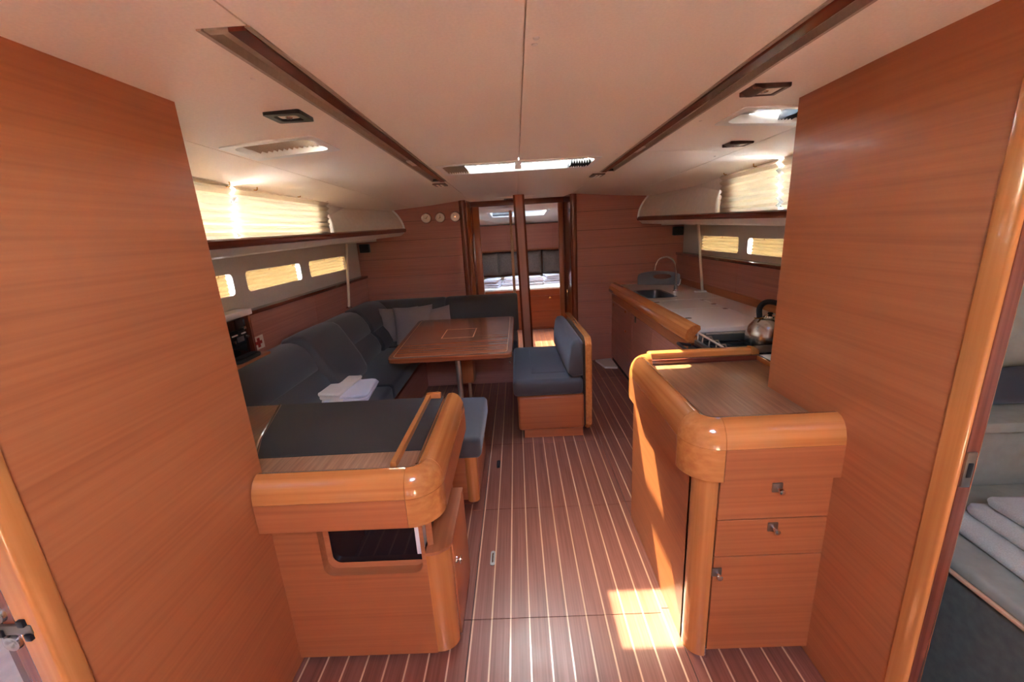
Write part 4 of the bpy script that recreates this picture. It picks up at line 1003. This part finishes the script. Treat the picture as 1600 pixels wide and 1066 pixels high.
for y, z in ((2.30, 0.965), (2.42, 0.975), (2.41, 1.03)):
    part('knob', lathe(B(), [(0.0, 0.014), (0.009, 0.012), (0.011, 0.0)], (-1.652, y, z), 12, 'x'), 'steel', rd)
part('display', bx(-1.653, -1.650, 2.335, 2.395, 0.955, 0.985, 0.001), 'plastic_grey', rd)
fa = thing('first_aid_sign', 'small white sign with red cross on the wooden lining', 'sign', (-1.664, 2.50, 0.90))
part('plate', bx(-1.6645, -1.660, 2.478, 2.590, 0.862, 0.945, 0.001, 1), 'white_plastic', fa)
bm = B(); box(bm, -1.6605, -1.6585, 2.500, 2.568, 0.894, 0.914); box(bm, -1.6605, -1.6585, 2.521, 2.547, 0.874, 0.934)
part('red_cross', bm, 'red', fa, smooth=False)
pc_ = thing('handset', 'black handset lying on the ledge above the settee back by the radio', 'handset', (-1.6, 2.30, 0.862))
part('body', loft(B(), [[Vector((-1.60+a*s, 2.30+b*s, 0.862+z)) for a, b in rloop(-0.035, 0.035, -0.11, 0.11, 0.03)] for z, s in ((0, 0.95), (0.008, 1), (0.02, 0.97), (0.026, 0.8))]), 'rubber', pc_)

# ------------------------------------------------------------------ forward cabin
fcx0, fcx1 = -1.15, 1.30
struct('wall_forward_left', bx(fcx0-0.03, fcx0, 5.0, 8.3, 0, 1.9), 'veneer_y', 'wooden side of the forward cabin, settee side', 'wall', smooth=False)
struct('wall_forward_right', bx(fcx1, fcx1+0.03, 5.0, 8.3, 0, 1.9), 'veneer_y', 'wooden side of the forward cabin, galley side', 'wall', smooth=False)
struct('wall_forward_end', bx(-1.2, 1.35, 8.25, 8.28, 0, 1.8), 'dark_veneer_x', 'forward end of the forward cabin', 'wall', smooth=False)
struct('trim_6', bx(-1.95, -0.52, 5.02, 5.04, 0, 1.9), 'veneer_x', 'bulkhead on the settee side of the forward cabin door', 'wall', smooth=False)
struct('trim_7', bx(0.60, 1.95, 5.02, 5.04, 0, 1.9), 'veneer_x', 'bulkhead on the galley side of the forward cabin door', 'wall', smooth=False)
def zf(y):
    return interp([(5.0, 1.81), (6.2, 1.768), (6.95, 1.722), (7.6, 1.665), (8.3, 1.60)], y)
H_FWD = (-0.38, 0.50, 6.18, 6.97)
struct('ceiling_forward', holed(B(), lambda a, b, d: Vector((a, b, zf(b)+d)), [-1.2, 1.35], [5.0, 6.2, 6.95, 7.6, 8.3], [H_FWD], skip=True), 'headliner', 'cream sloping headliner of the forward cabin', 'ceiling', smooth=False)
o = thing('window_11', 'roof hatch over the forward cabin bed, clear pane under grey shade', 'hatch', (0.06, 6.57, 1.75), kind='structure')
PF = lambda a, b, d: Vector((a, b, zf(b)+d))
i = (H_FWD[0]+0.03, H_FWD[1]-0.03, H_FWD[2]+0.03, H_FWD[3]-0.03)
part('hatch_trim', ring(B(), PF, (H_FWD[0]-0.015, H_FWD[1]+0.015, H_FWD[2]-0.015, H_FWD[3]+0.015), i, -0.003, 0.004, 0.06, 0.05, 0.06), 'coaming_white', o)
bm = B(); loft(bm, [[PF(a, b, 0.05) for a, b in ((i[0], i[2]), (i[1], i[2]))], [PF(a, b, 0.05) for a, b in ((i[0], i[3]), (i[1], i[3]))]], closed=False)
part('hatch_pane', bm, 'tinted_glass', o)
part('folded_shade', pleats(B(), lambda a, b, d: PF(a, b, 0.03+d), i[0]+0.01, -0.03, i[3]-0.14, i[3]-0.01, 5, 0.012), 'shade_dark', o, angle=0.2)
# bed
bd = thing('bed', 'wide forward cabin bed with orange wooden drawer front and pale sheet', 'bed', (0.05, 7.2, 0))
part('bed_base', bx(-1.14, 1.29, 6.32, 8.24, 0.0, 0.54), 'veneer_x', bd, smooth=False)
for z0, z1 in ((0.03, 0.285), (0.289, 0.522), (0.526, 0.62)):
    d = part('drawer', bx(-1.1, 1.25, 6.30, 6.322, z0, z1, 0.002, 1), 'veneer_x', bd)
    if 0.25 < z0 < 0.5: part('knob', lathe(B(), [(0.0, -0.02), (0.018, -0.016), (0.02, 0.0)], (0.477, 6.30, 0.487), 14, 'y'), 'brass', d)
part('mattress', bx(-1.13, 1.28, 6.31, 8.24, 0.54, 0.655, 0.03, 3), 'sheet_white', bd)
GP = 'grey pillows on the forward bed'
for k, (x, rz, lab) in enumerate(((-0.55, 0.05, 'grey pillow on the forward bed, seen beside the settee-side door jamb'), (-0.16, -0.06, 'grey pillow on the forward bed, seen just left of the mast post'),
                                  (0.27, 0.04, 'grey pillow on the forward bed, seen just right of the mast post'), (0.70, -0.05, 'grey pillow on the forward bed, seen beside the galley-side door jamb'))):
    pillow('pillow', lab, 'pillow', (x, 8.08, 0.90), 0.44, 0.46, 0.16, (math.radians(74), 0, rz), 'pillow_grey', GP)
TG = 'folded towels on the forward bed'
LB = (('beside the settee-side door jamb', -0.42, 6.62, 3), ('just left of the mast post', -0.10, 6.75, 3), ('just right of the mast post', 0.25, 6.70, 3), ('beside the galley-side door jamb', 0.53, 6.85, 3))
for q, (wh, x, y, n) in enumerate(LB):
    for k in range(n):
        lv = ('bottom', 'middle', 'top')[k]
        folded('towel', 'folded pinkish white towel, %s of the stack %s' % (lv, wh), 'towel', (x+0.01*k, y, 0.656+0.043*k), 0.30-0.03*k, 0.34-0.03*k, 2, 0.021, 0.1*(q-1.5), 'towel_lilac', TG, seed=q*5+k)
lkr = thing('overhead_locker', 'dark wooden overhead locker above the forward bed pillows', 'locker', (0.07, 8.1, 1.14), kind=None)
part('locker_box', bx(-1.14, 1.29, 7.96, 8.24, 1.145, 1.61), 'dark_veneer_x', lkr, smooth=False)
for a, b in ((-1.13, -0.14), (-0.135, 0.70), (0.705, 1.28)):
    part('locker_door', bx(a, b, 7.945, 7.962, 1.16, 1.60, 0.002, 1), 'dark_veneer_x', lkr)
part('light_rail', bx(-1.14, 1.29, 7.94, 7.975, 1.135, 1.158, 0.004), 'veneer_x', lkr)
dv = thing('divider_panel', 'narrow sunlit wooden divider edge just left of the mast post', 'panel', (-0.045, 5.5, 0))
part('panel', bx(-0.06, -0.032, 5.25, 5.75, 0.0, 1.74, 0.004), 'solid_z', dv)
part('edge_strip', bx(-0.063, -0.029, 5.235, 5.252, 0.0, 1.74, 0.004), 'inlay', dv)

# ------------------------------------------------------------------ starboard aft cabin
ab = thing('berth', 'aft cabin berth with white sheet, seen through the right doorway', 'bed', (1.6, 0.2, 0))
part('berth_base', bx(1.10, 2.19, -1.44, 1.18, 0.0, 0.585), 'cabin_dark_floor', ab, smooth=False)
part('mattress', bx(1.085, 2.19, -1.44, 1.20, 0.585, 0.62, 0.012, 3), 'sheet_dimmed', ab)
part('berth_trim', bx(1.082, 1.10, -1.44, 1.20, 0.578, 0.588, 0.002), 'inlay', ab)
part('headboard', bx(1.12, 2.19, 1.24, 1.30, 0.50, 0.83, 0.012), 'sheet_dimmed', ab)
part('headboard_shelf', bx(1.10, 2.19, 1.20, 1.505, 0.80, 0.835, 0.006), 'sheet_dimmed', ab)
part('dark_bolster', bx(1.30, 2.19, 1.30, 1.49, 0.835, 0.98, 0.04, 3), 'upholstery_dark', ab)
pillow('pillow', 'grey pillow on the dark bolster inside the right aft cabin', 'pillow', (1.72, 1.36, 1.16), 0.60, 0.40, 0.16, (math.radians(76), 0, 0.0), 'sheet_dimmed')
for k, lv in enumerate(('bottom', 'middle', 'top')):
    folded('towel', 'large folded white towel in the aft cabin berth, %s of the stack' % lv, 'towel', (1.40+0.015*k, 0.80, 0.62+0.036*k), 0.46-0.05*k, 0.46-0.03*k, 1, 0.036, -0.08, 'towel_dimmed', 'folded towels on the aft berth', seed=30+k)
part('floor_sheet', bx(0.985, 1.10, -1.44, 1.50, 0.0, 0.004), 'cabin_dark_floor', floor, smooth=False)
for x in (1.02, 1.06):
    part('inlay_strip', bx(x-0.0015, x+0.0015, -1.4, 1.4, 0.003, 0.0048), 'trough_tan', floor, smooth=False)
pb = thing('berth', 'pale berth inside the left aft cabin, seen beyond the latch', 'bed', (-1.6, 0.2, 0))
part('berth_base', bx(-2.09, -1.3, -1.44, 1.16, 0.0, 0.36), 'hull_liner', pb, smooth=False)
part('mattress', bx(-2.09, -1.28, -1.44, 1.16, 0.36, 0.44, 0.02, 3), 'sheet_white', pb)

# ------------------------------------------------------------------ outside
struct('side_deck', bx(-2.35, -1.515, 1.205, 4.7, 1.500, 1.512), 'gelcoat', 'white side deck outside the settee-side coachroof windows', 'deck', smooth=False)
struct('side_deck', bx(1.60, 2.45, 1.53, 4.7, 1.500, 1.512), 'gelcoat', 'white side deck outside the galley-side coachroof windows', 'deck', smooth=False)
struct('sea', bx(-1500, 1500, -1500, 1500, -0.95, -0.9), 'sea_water', 'blue-grey sea around the boat', 'sea', smooth=False)
